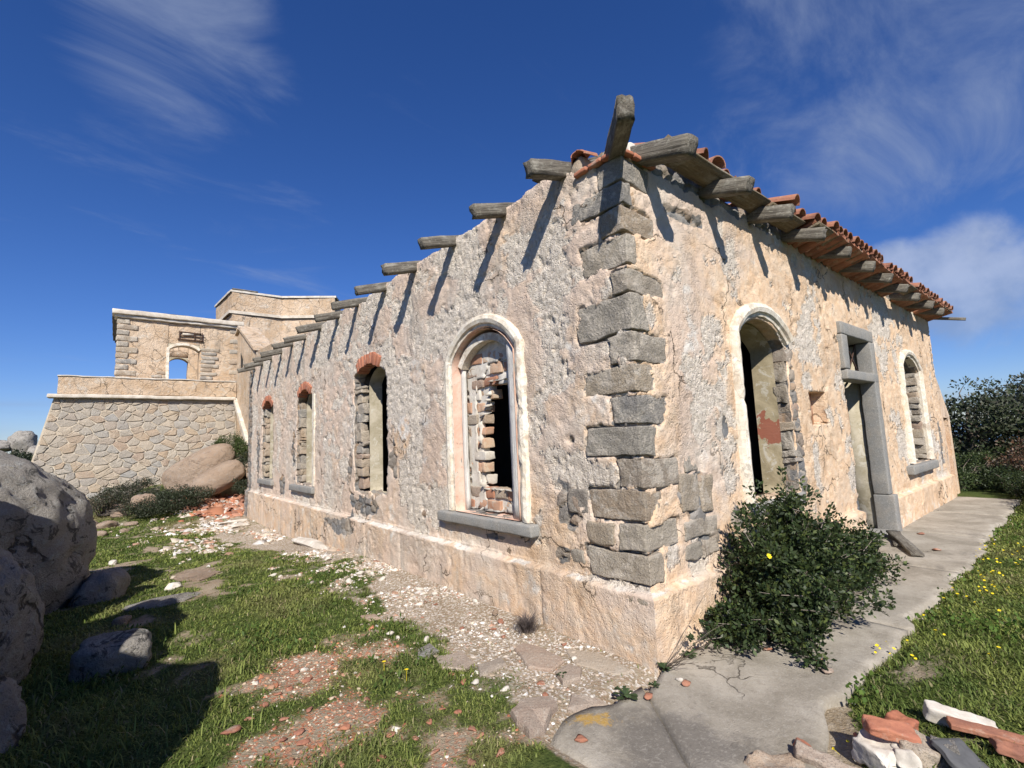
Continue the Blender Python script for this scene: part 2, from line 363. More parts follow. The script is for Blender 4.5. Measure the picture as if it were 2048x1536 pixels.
def m_weather(name):
    m, t = material(name); c = ocoord(t, False)
    n = t.noise(c, 1.3, 7, 0.68, 0.6); f = t.noise(c, 9, 6, 0.7); g = t.noise(c, 40, 4, 0.7)
    col = t.mix(t.smooth(n, 0.33, 0.66), (0.52, 0.37, 0.235), (0.66, 0.52, 0.38))
    col = t.mix(t.math('MULTIPLY', t.smooth(f, 0.5, 0.66), 0.7), col, (0.42, 0.36, 0.29))
    st = t.n('ShaderNodeMapping', {'Vector': c, 'Scale': (3, 3, 0.5)}).outputs[0]
    col = t.mix(t.math('MULTIPLY', t.smooth(t.noise(st, 1.0, 6, 0.65, 0.5), 0.52, 0.72), 0.6), col, (0.27, 0.235, 0.19))
    col = t.mix(t.math('MULTIPLY', t.smooth(t.noise(c, 2.7, 6, 0.7, 0.6), 0.56, 0.62), 0.6), col, (0.60, 0.55, 0.47))
    cr = t.n('ShaderNodeTexVoronoi', {'Vector': t.n('ShaderNodeVectorMath', {0: c, 1: t.n('ShaderNodeVectorMath', {0: t.n('ShaderNodeTexNoise', {'Vector': c, 'Scale': 3.0, 'Detail': 5.0}).outputs[1], 1: (0.5, 0.5, 0.5)}, operation='MULTIPLY').outputs[0]}, operation='ADD').outputs[0], 'Scale': 1.5}, feature='DISTANCE_TO_EDGE').outputs['Distance']
    col = t.mix(t.math('MULTIPLY', t.math('MULTIPLY', t.smooth(cr, 0.02, 0.005), t.smooth(t.noise(c, 0.8, 3, 0.5), 0.47, 0.56)), 0.8), col, (0.16, 0.125, 0.09))
    return finish(m, t, col, 0.95, t.math('ADD', f, t.math('ADD', t.math('MULTIPLY', g, 0.5), t.math('MULTIPLY', t.smooth(cr, 0.0, 0.02), 0.3))), 0.06, 1.0, 0.12)
def m_boulder(name, a, b, lich=0.6):
    m, t = material(name); c = ocoord(t, False)
    n1 = t.noise(c, 1.6, 7, 0.65, 0.5); n2 = t.noise(c, 11, 6, 0.7, 0.5); n3 = t.noise(c, 95, 3, 0.7)
    col = t.mix(t.smooth(n1, 0.3, 0.7), a, b)
    col = t.mix(t.math('MULTIPLY', t.smooth(n2, 0.53, 0.60), lich), col, (0.42, 0.415, 0.385))
    col = t.mix(t.math('MULTIPLY', t.smooth(t.noise(c, 6.5, 6, 0.72, 0.8), 0.555, 0.61), lich), col, (0.06, 0.06, 0.055))
    col = t.mix(t.math('MULTIPLY', t.smooth(t.noise(c, 17, 4, 0.7), 0.64, 0.69), lich * 0.7), col, (0.34, 0.30, 0.13))
    col = t.mix(t.math('MULTIPLY', t.smooth(n3, 0.55, 0.68), 0.55), col, (0.08, 0.075, 0.07))
    ck = t.n('ShaderNodeTexVoronoi', {'Vector': t.n('ShaderNodeVectorMath', {0: c, 1: t.n('ShaderNodeVectorMath', {0: t.n('ShaderNodeTexNoise', {'Vector': c, 'Scale': 2.0, 'Detail': 6.0}).outputs[1], 1: (0.9, 0.9, 0.9)}, operation='MULTIPLY').outputs[0]}, operation='ADD').outputs[0], 'Scale': 0.9}, feature='DISTANCE_TO_EDGE').outputs['Distance']
    ckm = t.math('MULTIPLY', t.smooth(ck, 0.022, 0.004), t.math('MULTIPLY', t.smooth(t.noise(c, 1.2, 3, 0.5), 0.54, 0.60), lich))
    col = t.mix(ckm, col, (0.035, 0.03, 0.025))
    h = t.math('SUBTRACT', t.math('ADD', n2, t.math('ADD', t.math('MULTIPLY', n3, 0.35), t.math('MULTIPLY', t.noise(c, 38, 5, 0.75), 0.8))), t.math('MULTIPLY', ckm, 0.8))
    return finish(m, t, col, 0.92, h, 0.06, 1.0, 0.2)
def m_ground():
    m, t = material('soil_and_turf'); c = ocoord(t, False)
    at = t.n('ShaderNodeAttribute', attribute_name='gmask'); s = t.n('ShaderNodeSeparateColor', {0: at.outputs['Color']})
    grass, crumb, frag, dry = s.outputs[0], s.outputs[1], s.outputs[2], at.outputs['Alpha']
    n = t.noise(c, 3.0, 6, 0.65); f = t.noise(c, 26, 6, 0.72); g = t.noise(c, 95, 4, 0.75)
    soil = t.mix(t.smooth(n, 0.3, 0.7), (0.24, 0.185, 0.12), (0.37, 0.305, 0.215))
    soil = t.mix(t.math('MULTIPLY', t.smooth(f, 0.5, 0.68), 0.6), soil, (0.42, 0.36, 0.27))
    soil = t.mix(t.math('MULTIPLY', t.smooth(g, 0.55, 0.68), 0.55), soil, (0.09, 0.065, 0.04))
    vc = t.voro(c, 62.0, out='Color'); sv = t.n('ShaderNodeSeparateColor', {0: vc})
    peb = t.mix(t.smooth(sv.outputs[0], 0.3, 0.8), (0.36, 0.30, 0.22), (0.64, 0.59, 0.52))
    soil = t.mix(t.math('MULTIPLY', crumb, t.smooth(sv.outputs[1], 0.42, 0.5)), soil, peb)
    soil = t.mix(t.math('MULTIPLY', frag, t.smooth(sv.outputs[2], 0.60, 0.66)), soil, t.mix(sv.outputs[0], (0.34, 0.13, 0.07), (0.46, 0.25, 0.16)))
    green = t.mix(t.smooth(f, 0.35, 0.7), (0.045, 0.068, 0.016), (0.10, 0.125, 0.034))
    green = t.mix(dry, green, (0.19, 0.155, 0.07))
    gf = t.smooth(t.math('ADD', grass, t.math('MULTIPLY', t.math('SUBTRACT', f, 0.5), 1.1)), 0.22, 0.78)
    col = t.mix(gf, soil, green)
    h = t.math('ADD', f, t.math('ADD', t.math('MULTIPLY', g, 0.5), t.math('MULTIPLY', t.voro(c, 62.0), 0.35)))
    return finish(m, t, col, 0.96, h, 0.02, 0.9, 0.1)
def m_concrete():
    m, t = material('old_concrete'); c = ocoord(t, False)
    n = t.noise(c, 1.9, 6, 0.62, 0.4); f = t.noise(c, 14, 6, 0.7); g = t.noise(c, 110, 3, 0.75)
    col = t.mix(t.smooth(n, 0.32, 0.68), (0.25, 0.222, 0.175), (0.41, 0.37, 0.305))
    col = t.mix(t.math('MULTIPLY', t.smooth(f, 0.52, 0.70), 0.5), col, (0.19, 0.165, 0.13))
    at = t.n('ShaderNodeAttribute', attribute_name='stain'); s = t.n('ShaderNodeSeparateColor', {0: at.outputs['Color']})
    df = t.smooth(t.math('ADD', s.outputs[0], t.math('MULTIPLY', t.math('SUBTRACT', t.noise(c, 5, 6, 0.7, 0.6), 0.5), 1.2)), 0.4, 0.8)
    col = t.mix(t.math('MULTIPLY', df, 0.62), col, (0.115, 0.105, 0.095))
    lf = t.smooth(t.math('ADD', s.outputs[1], t.math('MULTIPLY', t.math('SUBTRACT', t.noise(c, 16, 6, 0.7, 0.6), 0.5), 1.5)), 0.5, 0.75)
    col = t.mix(t.math('MULTIPLY', lf, 0.85), col, (0.44, 0.27, 0.06))
    col = t.mix(t.math('MULTIPLY', t.smooth(g, 0.58, 0.68), 0.5), col, (0.12, 0.11, 0.10))
    ck = t.n('ShaderNodeTexVoronoi', {'Vector': t.n('ShaderNodeVectorMath', {0: c, 1: t.n('ShaderNodeVectorMath', {0: t.n('ShaderNodeTexNoise', {'Vector': c, 'Scale': 5.0, 'Detail': 6.0}).outputs[1], 1: (0.4, 0.4, 0.4)}, operation='MULTIPLY').outputs[0]}, operation='ADD').outputs[0], 'Scale': 0.7}, feature='DISTANCE_TO_EDGE').outputs['Distance']
    ckm = t.math('MULTIPLY', t.smooth(ck, 0.008, 0.002), t.smooth(t.noise(c, 1.3, 3, 0.5), 0.53, 0.60))
    col = t.mix(t.math('MULTIPLY', ckm, 0.7), col, (0.10, 0.085, 0.065))
    col = t.mix(t.math('MULTIPLY', t.smooth(t.noise(c, 45, 5, 0.75), 0.5, 0.66), 0.35), col, (0.46, 0.43, 0.37))
    return finish(m, t, col, 0.93, t.math('SUBTRACT', t.math('ADD', t.math('MULTIPLY', f, 0.6), t.math('MULTIPLY', g, 0.6)), ckm), 0.010, 1.0, 0.15)
def m_leaf(name, spec=0.35, rough=0.55, trans=0.25):
    m, t = material(name); col = t.n('ShaderNodeAttribute', attribute_name='col').outputs['Color']
    b = t.n('ShaderNodeBsdfPrincipled', {'Base Color': col, 'Roughness': rough, 'Specular IOR Level': spec})
    tr = t.n('ShaderNodeBsdfTranslucent', {'Color': col}); mx = t.n('ShaderNodeMixShader', {0: trans, 1: b.outputs[0], 2: tr.outputs[0]})
    t.n('ShaderNodeOutputMaterial', {'Surface': mx.outputs[0]}); return m
def m_plain(name, col, rough=0.8, metal=0.0):
    m, t = material(name); c = ocoord(t, False); n = t.noise(c, 25, 4, 0.6)
    k = t.mix(n, tuple(x * 0.6 for x in col), tuple(min(1, x * 1.35) for x in col))
    return finish(m, t, k, rough, n, 0.004, 0.6, 0.25, {'Metallic': metal})
def m_chip():
    m, t = material('loose_chips'); col = t.n('ShaderNodeAttribute', attribute_name='col').outputs['Color']; c = ocoord(t, False)
    f = t.noise(c, 60, 4, 0.7); k = t.mix(t.math('MULTIPLY', t.smooth(f, 0.5, 0.7), 0.45), col, (0.22, 0.16, 0.11))
    return finish(m, t, k, 0.94, f, 0.005, 0.8, 0.12)
def m_sea():
    m, t = material('sea_water'); c = ocoord(t, False)
    return finish(m, t, (0.015, 0.06, 0.12), 0.18, t.noise(c, 0.35, 4, 0.6), 0.4, 0.5, 0.5)

MP = m_plaster()
MQ = m_stone('quoin_granite', [(0.37, 0.30, 0.22), (0.43, 0.375, 0.295), (0.26, 0.255, 0.24), (0.44, 0.35, 0.245), (0.33, 0.305, 0.26), (0.40, 0.305, 0.21), (0.225, 0.22, 0.21), (0.38, 0.34, 0.28)], 0.036, 0.45, 1.0, (0.52, 0.47, 0.39), 0.7)
MG = m_stone('grey_granite', [(0.22, 0.22, 0.21), (0.26, 0.26, 0.245)], 0.006, 0.15, 1.0, (0.42, 0.42, 0.40))
MF = m_stone('fort_stone', [(0.42, 0.345, 0.26), (0.34, 0.32, 0.285), (0.45, 0.355, 0.245), (0.37, 0.27, 0.195), (0.36, 0.315, 0.26), (0.48, 0.40, 0.30), (0.30, 0.295, 0.28), (0.43, 0.31, 0.20), (0.40, 0.36, 0.30), (0.27, 0.24, 0.205)], 0.03, 0.35, 0.6)
MPAVE = m_stone('paving_stone', [(0.36, 0.26, 0.18), (0.42, 0.34, 0.25), (0.30, 0.25, 0.20), (0.37, 0.24, 0.17)], 0.012, 0.4)
MW = m_white()
MWOOD = m_wood('weathered_timber', (0.085, 0.074, 0.06), (0.21, 0.19, 0.155))
MBOARD = m_wood('eave_board', (0.11, 0.085, 0.055), (0.23, 0.18, 0.115), 0.15)
MFRAME = m_wood('painted_frame', (0.52, 0.50, 0.46), (0.72, 0.70, 0.65), 0.1)
MT = m_clay('terracotta', [(0.24, 0.105, 0.07), (0.30, 0.14, 0.095), (0.18, 0.085, 0.062), (0.35, 0.19, 0.135), (0.26, 0.125, 0.085)], 0.55)
MB = m_clay('brick_clay', [(0.40, 0.25, 0.165), (0.48, 0.33, 0.23), (0.33, 0.17, 0.11), (0.54, 0.43, 0.31), (0.46, 0.37, 0.25)], 0.95)
MBR = m_clay('red_brick', [(0.32, 0.115, 0.07), (0.40, 0.17, 0.11), (0.36, 0.14, 0.09)], 0.6)
MIN = m_inner('reveal_plaster', (0.33, 0.29, 0.20), (0.50, 0.45, 0.35))
MINR = m_inner('reveal_plaster_red', (0.30, 0.25, 0.155), (0.46, 0.39, 0.26), (0.30, 0.085, 0.055), 3.6, (2.86, 0.26, 1.62))
MPK = m_inner('pink_plaster', (0.60, 0.36, 0.26), (0.68, 0.52, 0.42))
MDK = m_plain('darkened_interior', (0.05, 0.045, 0.04))  # near-black colour stands in for the shade inside the openings
MCHALK = m_inner('broken_plaster', (0.46, 0.41, 0.34), (0.66, 0.62, 0.55))
MBO = m_boulder('lichen_granite', (0.29, 0.265, 0.23), (0.42, 0.39, 0.345), 0.8)
MBT = m_boulder('tan_granite', (0.40, 0.29, 0.205), (0.50, 0.38, 0.28), 0.25)
MGR = m_ground(); MCON = m_concrete()
MLEAF = m_leaf('evergreen_leaf', 0.28, 0.5, 0.2); MGRASS = m_leaf('grass_blade', 0.2, 0.6, 0.35)
MBARK = m_plain('bark', (0.14, 0.115, 0.09)); MTWIG = m_plain('twig', (0.20, 0.17, 0.14)); MIRON = m_plain('rusty_iron', (0.09, 0.055, 0.04), 0.8, 0.3)
MCHIP = m_chip(); MSEA = m_sea()
MFP = m_weather('fort_plaster')
MMORT = m_inner('mortar', (0.42, 0.355, 0.265), (0.56, 0.49, 0.385))
MDULL = m_inner('weathered_string_course', (0.46, 0.40, 0.32), (0.66, 0.60, 0.51))
MSLATE = m_plain('dark_sheet', (0.10, 0.10, 0.10))
MYEL = m_plain('yellow_petals', (0.75, 0.58, 0.02))

# ------------------------------------------------------------------ terrain
def H(x, y):
    x = np.asarray(x, float); y = np.asarray(y, float)
    z = -0.27 * sst(y, 4.0, 10.0) * sst(x, 3.0, 0.5)
    z = z + sst(y, 13.0, 20.5) * sst(x, 6.0, 1.5) * (0.27 + 0.02 + 0.62 * sst(x, -4.2, -1.2))
    z = z + 0.05 * sst(-y, 1.0, 2.2) * sst(x, -3.0, 1.0) + 0.25 * sst(-y, 3.0, 9.0)
    p = np.stack([x, y], -1)
    rough = sst(-x, 0.2, 0.9) + sst(-y, 1.05, 1.6); rough = np.clip(rough, 0, 1)
    z = z + rough * (0.045 * fbm(p * 0.8, 3, 3) + 0.02 * fbm(p * 3.1, 3, 9))
    pe = -1.13 - 0.28 * sst(-x, -0.9, 0.6)
    z = z - .05 * sst(y, pe - .05, pe + .12) * sst(y, .03, -.06) * sst(x, -1.24, -1.12) * (x < 11.3)
    inside = sst(x, 0.1, 0.5) * sst(y, 0.1, 0.5) * (x < 10.6) * (y < 13.6); z = z - 0.06 * inside
    r = np.hypot(x, y - 4)
    z = z - 16.0 * sst(r, 38, 230) - 9 * sst(r, 230, 300)
    z = z + 3.3 * np.exp(-(((x + 15) / 9) ** 2 + ((y - 62) / 12) ** 2)) + 0.4 * fbm(p * 0.11, 3, 21) * sst(r, 18, 40)
    return z
def Hs(x, y): return float(H(np.array([x]), np.array([y]))[0])
def ell(x, y, cx, cy, rx, ry, ang=0.0):
    c, s = math.cos(ang), math.sin(ang); dx = x - cx; dy = y - cy
    return np.exp(-(((dx * c + dy * s) / rx) ** 2 + ((-dx * s + dy * c) / ry) ** 2))
DIRT = []
for (a, b, rx, ry, k) in [(600, 1360, .26, .5, 1), (700, 1440, .35, .3, 1), (560, 1500, .45, .28, 1), (760, 1310, .2, .35, .8), (930, 1520, .3, .15, .7), (640, 1330, .3, .3, .8),
                          (600, 1090, .45, 1.0, .8), (440, 1150, .35, 1.1, .65), (560, 1070, .35, 1.6, .8), (420, 1190, .2, .6, .6), (360, 1130, .3, 1.2, .5), (690, 1180, .25, .5, .5), (820, 1480, .25, .2, .6), (870, 1400, .2, .15, .5)]:
    q = gp(a, b); DIRT.append((q[0], q[1], rx, ry, k))
RDIRT = []
for (a, b, rx, ry, k) in [(1830, 1350, .35, .16, .8), (1880, 1310, .3, .12, .5), (1900, 1480, .4, .12, .6), (1700, 1500, .3, .15, .6)]:
    q = gp(a, b); RDIRT.append((q[0], q[1], rx, ry, k))
def path_edge(x):
    p = np.stack([np.asarray(x, float), np.zeros_like(np.asarray(x, float))], -1)
    return -1.03 + 0.10 * fbm(p * 1.1 + 3.3, 3, 41) + 0.05 * vn(p * 5.0, 43) - 0.28 * sst(-np.asarray(x, float), -0.9, 0.6)
def masks(x, y):
    p = np.stack([x, y], -1)
    left = (x < 0.3) & (y > -0.9)
    g = np.ones_like(x)
    # band beside the left wall is paving and rubble
    be = -.85 + .62 * sst(y, 2.2, 4.2) - .9 * sst(y, 6.0, 9.0) + .22 * fbm(p * 1.6, 3, 17); band = sst(x, be - .3, be + .15) * (1 - .3 * sst(y, 5.0, 7.0)) + .15 * sst(x, be - .8, be)
    g = g - 0.95 * band * left
    for (cx, cy, rx, ry, k) in DIRT: g = g - 0.68 * k * ell(x, y, cx, cy, rx, ry)
    g = g - 0.65 * sst(fbm(p * 1.7, 4, 5), 0.12, 0.5) * left * sst(y, 2.0, 5.0)
    g = g - .45 * sst(fbm(p * 3.3, 3, 19), .12, .42) * left * (x > -3.0)
    right = (y < -0.5)
    for (cx, cy, rx, ry, k) in RDIRT: g = g - 0.8 * k * ell(x, y, cx, cy, rx, ry) * right
    g = g + 0.38 * fbm(p * 2.6, 4, 11) + .5 * fbm(p * 8.0, 3, 13) + .08
    onpath = (y > path_edge(x) + 0.02) & (y < 0.05) & (x > -1.25) & (x < 11.2)
    g = np.where(onpath, 0, g)
    g = np.where((x > 0.0) & (y > 0.0) & (x < 10.9) & (y < 13.9), 0, g)
    g = np.clip(g, 0, 1)
    crumb = np.clip(sst(x, -1.5, -0.5) * left * sst(y, 15, 11) + 0.8 * sst(fbm(p * 0.9, 3, 15), 0.1, 0.5) * left * sst(y, 6, 10) + 0.15, 0, 1)
    frag = np.zeros_like(x)
    for (cx, cy, rx, ry, k) in DIRT[:6]: frag = frag + k * ell(x, y, cx, cy, rx * 1.2, ry * 1.2)
    frag = np.clip(frag + 0.15 * left, 0, 1)
    dry = np.clip(0.8 * sst(fbm(p * 0.6 + 9, 3, 25), 0.0, 0.55) * sst(y, 5, 11) + 0.35 * sst(fbm(p * 1.3, 3, 27), 0.15, 0.6) + 0.4 * (y > 25), 0, 1)
    return g, crumb, frag, dry
def spaced(lo, hi, fine_lo, fine_hi, step, grow):
    a = list(np.arange(fine_lo, fine_hi + 1e-6, step)); s = step; v = fine_hi
    while v < hi: s *= grow; v += s; a.append(v)
    s = step; v = fine_lo; b = []
    while v > lo: s *= grow; v -= s; b.append(v)
    return np.array(b[::-1] + a)
xs = spaced(-420, 420, -4.2, 3.4, 0.06, 1.05); ys = spaced(-420, 420, -2.6, 9.0, 0.06, 1.045)
X, Y = np.meshgrid(xs, ys, indexing='ij'); X = X.ravel(); Y = Y.ravel(); Z = H(X, Y)
g, cr, fr, dr = masks(X, Y)
ground = mobj('ground', np.stack([X, Y, Z], 1), grid_faces(len(xs), len(ys)), MGR, smooth=True, attrs={'gmask': np.stack([g, cr, fr, dr], 1)})
tag(ground, kind='structure')
a = np.linspace(0, 2 * math.pi, 97)[:-1]
sv = [(0, 0, -19.5)] + [(9000 * math.cos(t), 9000 * math.sin(t), -19.5) for t in a]
sea = mobj('sea', sv, [(0, i + 1, (i + 1) % 96 + 1) for i in range(96)], MSEA); tag(sea, kind='structure')

# ------------------------------------------------------------------ concrete path round the corner, cast in bays
def slab(x0, x1, ylo, yhi, top, seed, step=0.05, miter=(0, 0)):
    us = np.arange(x0, x1 + 1e-6, step); us[-1] = x1; vs = np.linspace(0, 1, 24)
    U, V = np.meshgrid(us, vs, indexing='ij'); lo = ylo(U.ravel()).reshape(U.shape); hi = yhi(U.ravel()).reshape(U.shape)
    Yy = lo + (hi - lo) * V; tt = (U - x0) / (x1 - x0); sh = .78 * (Yy + .24); U = U + sh * (miter[0] * (1 - tt) + miter[1] * tt); p = np.stack([U.ravel(), Yy.ravel()], -1)
    zz = top + 0.006 * fbm(p * 1.5, 3, seed) + 0.002 * fbm(p * 12, 2, seed + 2)
    edge = np.minimum(np.minimum(tt, 1 - tt) * (x1 - x0), Yy - lo).ravel()
    zz = zz - 0.012 * sst(0.02 - edge, 0.0, 0.02)
    n = len(us) * 24; P = np.concatenate([np.stack([p[:, 0], p[:, 1], zz], 1), np.stack([p[:, 0], p[:, 1], zz * 0 - 0.12], 1)])
    F = grid_faces(len(us), 24)
    A = np.arange(n).reshape(len(us), 24); loop = np.concatenate([A[:, 0], A[-1, 1:], A[::-1, -1][1:], A[0, ::-1][1:-1]])
    L2 = np.roll(loop, -1); side = np.stack([L2, loop, loop + n, L2 + n], 1)
    stain = sst(fbm(p * 0.9 + 4, 3, seed + 5), -0.1, 0.5) * 0.5 + 0.9 * ell(p[:, 0], p[:, 1], -0.75, -0.62, 0.5, 0.3, 0.3) + 0.5 * ell(p[:, 0], p[:, 1], 0.1, -0.95, 0.3, 0.12)
    q = gp(1185, 1445); lich = 0.85 * ell(p[:, 0], p[:, 1], q[0], q[1], 0.26, 0.09, -0.7)
    st = np.stack([np.clip(stain, 0, 1), np.clip(lich, 0, 1), lich * 0], 1)
    return P, np.concatenate([F, side]), np.concatenate([st, st])
path = thing('path', 'cracked grey concrete path', 'path', (0, -0.5, 0)); del path['label'], path['category']; tag(path, kind='structure')
ylo = lambda x: path_edge(x); yhi = lambda x: np.full_like(x, -0.035)
cuts = [-1.17, -0.42, 1.9, 4.1, 6.35, 8.6, 11.1]
for i, (c0, c1) in enumerate(zip(cuts[:-1], cuts[1:])):
    if i == 0:
        yh = lambda x: -.03 - .10 * sst(x, -1.0, -.5) - .08 * sst(-x, 1.0, 1.2) + 0.05 * fbm(np.stack([x * 7, x * 0], -1), 3, 3)
        P, F, st = slab(c0, c1 - 0.006, ylo, yh, 0.012, 60 + i, miter=(0, 1))
    else:
        yh = yhi if i > 1 else (lambda x: -0.062 - .12 * sst(x, -.05, -.42) + .03 * fbm(np.stack([x * 8, x * 0], -1), 3, 6) * (x < 0))
        P, F, st = slab(c0 + 0.006, c1 - 0.006, ylo, yh, 0.015 - 0.003 * (i % 2), 60 + i, miter=(1 if i == 1 else 0, 0))
    mobj('concrete_slab', P, F, MCON, path, smooth=False, attrs={'stain': st})

# ------------------------------------------------------------------ main ruin
LLEN, RLEN, TOP = 13.95, 10.98, 4.06
ruin = thing('ruined_barracks', 'long single-storey ruin with peeling plaster, granite corner stones and bare rafters', 'ruin', (0, 0, 0))
QUOINS = [  # top, bottom, reach along the left wall, reach along the right wall
    (3.90, 3.69, .26, .42), (3.675, 3.485, .55, .13), (3.47, 3.26, .24, .42), (3.245, 2.99, .48, .15), (2.955, 2.76, .20, .46),
    (2.745, 2.445, .56, .20), (2.43, 2.20, .25, .44), (2.185, 1.965, .52, .25), (1.945, 1.715, .27, .40), (1.695, 1.465, .53, .22),
    (1.445, 1.225, .23, .48), (1.205, .985, .53, .24), (.97, .765, .26, .47), (.745, .53, .58, .20)]
LW = {'w1': arch_poly(1.42, 2.57, .86, 2.56, 2.87), 'w2': arch_poly(4.42, 5.66, .90, 2.70, 2.98), 'w3': arch_poly(7.80, 8.98, .88, 2.62, 2.90), 'w4': arch_poly(11.02, 12.2, .88, 2.68, 2.95)}
LAMP = {'w1': 0.0, 'w2': .075, 'w3': .04, 'w4': .06}
RW = {'r1': arch_poly(1.70, 2.90, .93, 2.56, 2.82), 'niche': [(3.47, 1.66), (4.02, 1.66), (4.02, 2.08), (3.47, 2.08)],
      'door': [(4.86, -.6), (6.17, -.6), (6.17, 3.02), (4.84, 3.02), (4.84, 2.45), (4.84, 2.4)], 'r2': arch_poly(7.98, 9.30, .90, 2.62, 2.90)}
RAMP = {'r1': .0, 'niche': .012, 'door': .02, 'r2': .01}
def side_L(u, z, d): return np.stack([-d, u, z], -1)      # left wall: outward is -x
def side_R(u, z, d): return np.stack([u, -d, z], -1)      # right wall: outward is -y
def qwarp(x, y, z): return .030 * fbm(np.stack([x * 2.4, y * 2.4, z * 1.3], -1), 3, 501)
def qreach(z, k): return .055 * fbm(np.stack([z * 6.0, z * 0 + (3.3 if k == 'L' else 8.1)], -1), 3, 503)
def quoin_sd(u, z, k):
    z = z - (qwarp(u * 0, u, z) if k == 'L' else qwarp(u, u * 0, z)); rc = qreach(z, k)
    d = np.full(len(u), 9.0); n = np.zeros(len(u)) - 1
    for i, q in enumerate(QUOINS):
        r = q[2] if k == 'L' else q[3]
        dd = np.maximum(u - r - rc, np.maximum(z - q[0], q[1] - z)); n = np.where(dd < d, i, n); d = np.minimum(d, dd)
    return d
def skin(kind, length, wins, amps, us, zs, name):
    nu, nz = len(us), len(zs); U, Zz = np.meshgrid(us, zs, indexing='ij'); du = np.gradient(us)
    cell = np.repeat(np.maximum(du, 0.022)[:, None], nz, 1).ravel(); P = np.stack([U.ravel(), Zz.ravel()], 1)
    off = 0 if kind == 'L' else 40
    def sdf(Q):
        best = np.full(len(Q), 9.0)
        for k, pl in wins.items():
            pl = np.array(pl); m = (Q[:, 0] > pl[:, 0].min() - .5) & (Q[:, 0] < pl[:, 0].max() + .5)
            s = poly_sd(Q[m], pl) + amps[k] * fbm(Q[m] * 5.0, 3, 7 + off); best[m] = np.minimum(best[m], s)
        top = TOP + 0.05 * fbm(np.stack([Q[:, 0] * 3.0, Q[:, 0] * 0], -1), 4, 77 + off) - 0.09 * sst(vn(np.stack([Q[:, 0] * 1.1, Q[:, 0] * 0], -1), 79 + off), 0.2, 0.8)
        if kind == 'L': top = top - 0.10 * sst(Q[:, 0], 0.9, 0.3)
        else: top = top - 0.10 * sst(Q[:, 0], 0.9, 0.3)
        return np.minimum(best, top - Q[:, 1])
    sd = sdf(P); near = np.abs(sd) < 0.8 * cell; e = 0.004
    Pn = P[near]
    for _ in range(2):
        s0 = sdf(Pn); gx = (sdf(Pn + [e, 0]) - s0) / e; gz = (sdf(Pn + [0, e]) - s0) / e; gl = np.maximum(np.hypot(gx, gz), 0.3)
        Pn = Pn - np.stack([gx, gz], 1) * np.clip(s0 / gl ** 2, -1.2 * cell[near], 1.2 * cell[near])[:, None]
    P[near] = Pn; inside = (sd < 0) & ~near
    F = grid_faces(nu, nz); F = F[~inside[F].any(1)]
    cs = sdf(P[F].mean(1)); alls = near[F].all(1); F = F[~(alls & (cs < 0))]
    u, z = P[:, 0], P[:, 1]
    # ---- masks
    qd = quoin_sd(u, z, kind); n1 = fbm(P * 1.6, 4, 1 + off); n2 = fbm(P * 4.2, 4, 2 + off); n3 = fbm(P * 11, 3, 3 + off)
    f1, f21, cid = worley(np.stack([u / .21 + 0.25 * n2, z / .145 + 0.2 * n3], 1), 5 + off)
    pl0 = sst(z, .5, .46)
    expo = np.zeros(len(u)); warm = np.zeros(len(u)); grey = np.zeros(len(u)); white = np.zeros(len(u))
    qn = qd + .010 + .045 * fbm(P * 7.0, 4, 21 + off) + .03 * fbm(P * 2.0, 2, 22 + off) + .10 * sst(fbm(P * 1.9 + 4, 3, 23 + off), .25, .5)
    expo += 0.55 * ((qn > -.004) & (qn < 0.010))
    expo += 0.7 * sst(z, 3.78, 3.98) * (1 if kind == 'R' else 0.35)
    if kind == 'L':
        expo += 0.95 * ell(u, z, 6.2, .30, .85, .17) + 0.9 * ell(u, z, 5.15, .70, .62, .17) + 0.9 * ell(u, z, 10.15, .80, .35, .33) + 0.75 * ell(u, z, 4.22, 1.45, .18, .5) + 0.7 * ell(u, z, 5.85, 1.3, .2, .6)
        expo += 0.9 * sst(u, 13.3, 13.75) + 0.85 * ell(u, z, 12.65, 1.5, .25, .9) + 0.75 * ell(u, z, 9.2, 1.5, .2, .8) + 0.6 * ell(u, z, 3.35, .78, .1, .16) + .7 * ell(u, z, 1.9, .66, .3, .05)
        expo += 0.75 * ell(u, z, .78, 1.1, .17, .28) + 0.7 * ell(u, z, .9, .6, .12, .12) + .45 * ell(u, z, .75, 2.2, .05, .06) + .75 * ell(u, z, .72, 1.62, .05, .05)
        warm += 0.27 + 0.32 * n1 + 0.22 * sst(u, 3.4, 1.2) * sst(z, 2.4, .6) + 0.3 * ell(u, z, 1.0, .9, .3, .4) + .3 * ell(u, z, 4.0, 1.6, .4, .6) + .3 * sst(z, .5, .45) * sst(u, 4, 8) + .35 * ell(u, z, 1.5, 3.7, .3, .3)
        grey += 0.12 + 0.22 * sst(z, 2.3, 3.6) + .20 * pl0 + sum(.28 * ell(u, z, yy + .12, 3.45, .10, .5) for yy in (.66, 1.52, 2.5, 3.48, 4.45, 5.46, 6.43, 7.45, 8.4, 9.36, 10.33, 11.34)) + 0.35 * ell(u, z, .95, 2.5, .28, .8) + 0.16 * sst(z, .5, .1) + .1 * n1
        white += 0.22 + 0.2 * sst(n1, 0.0, 0.5) + 0.22 * ell(u, z, 4.2, 2.2, 2.2, 1.1) + .2 * ell(u, z, .8, 3.7, .5, .3)
    else:
        expo += 1.0 * ell(u, z, .74, 1.12, .26, .24) + 0.8 * ell(u, z, .92, .74, .2, .12) + 0.95 * ell(u, z, 1.36, 1.66, .06, .13) + 0.8 * ell(u, z, 1.42, .85, .2, .2)
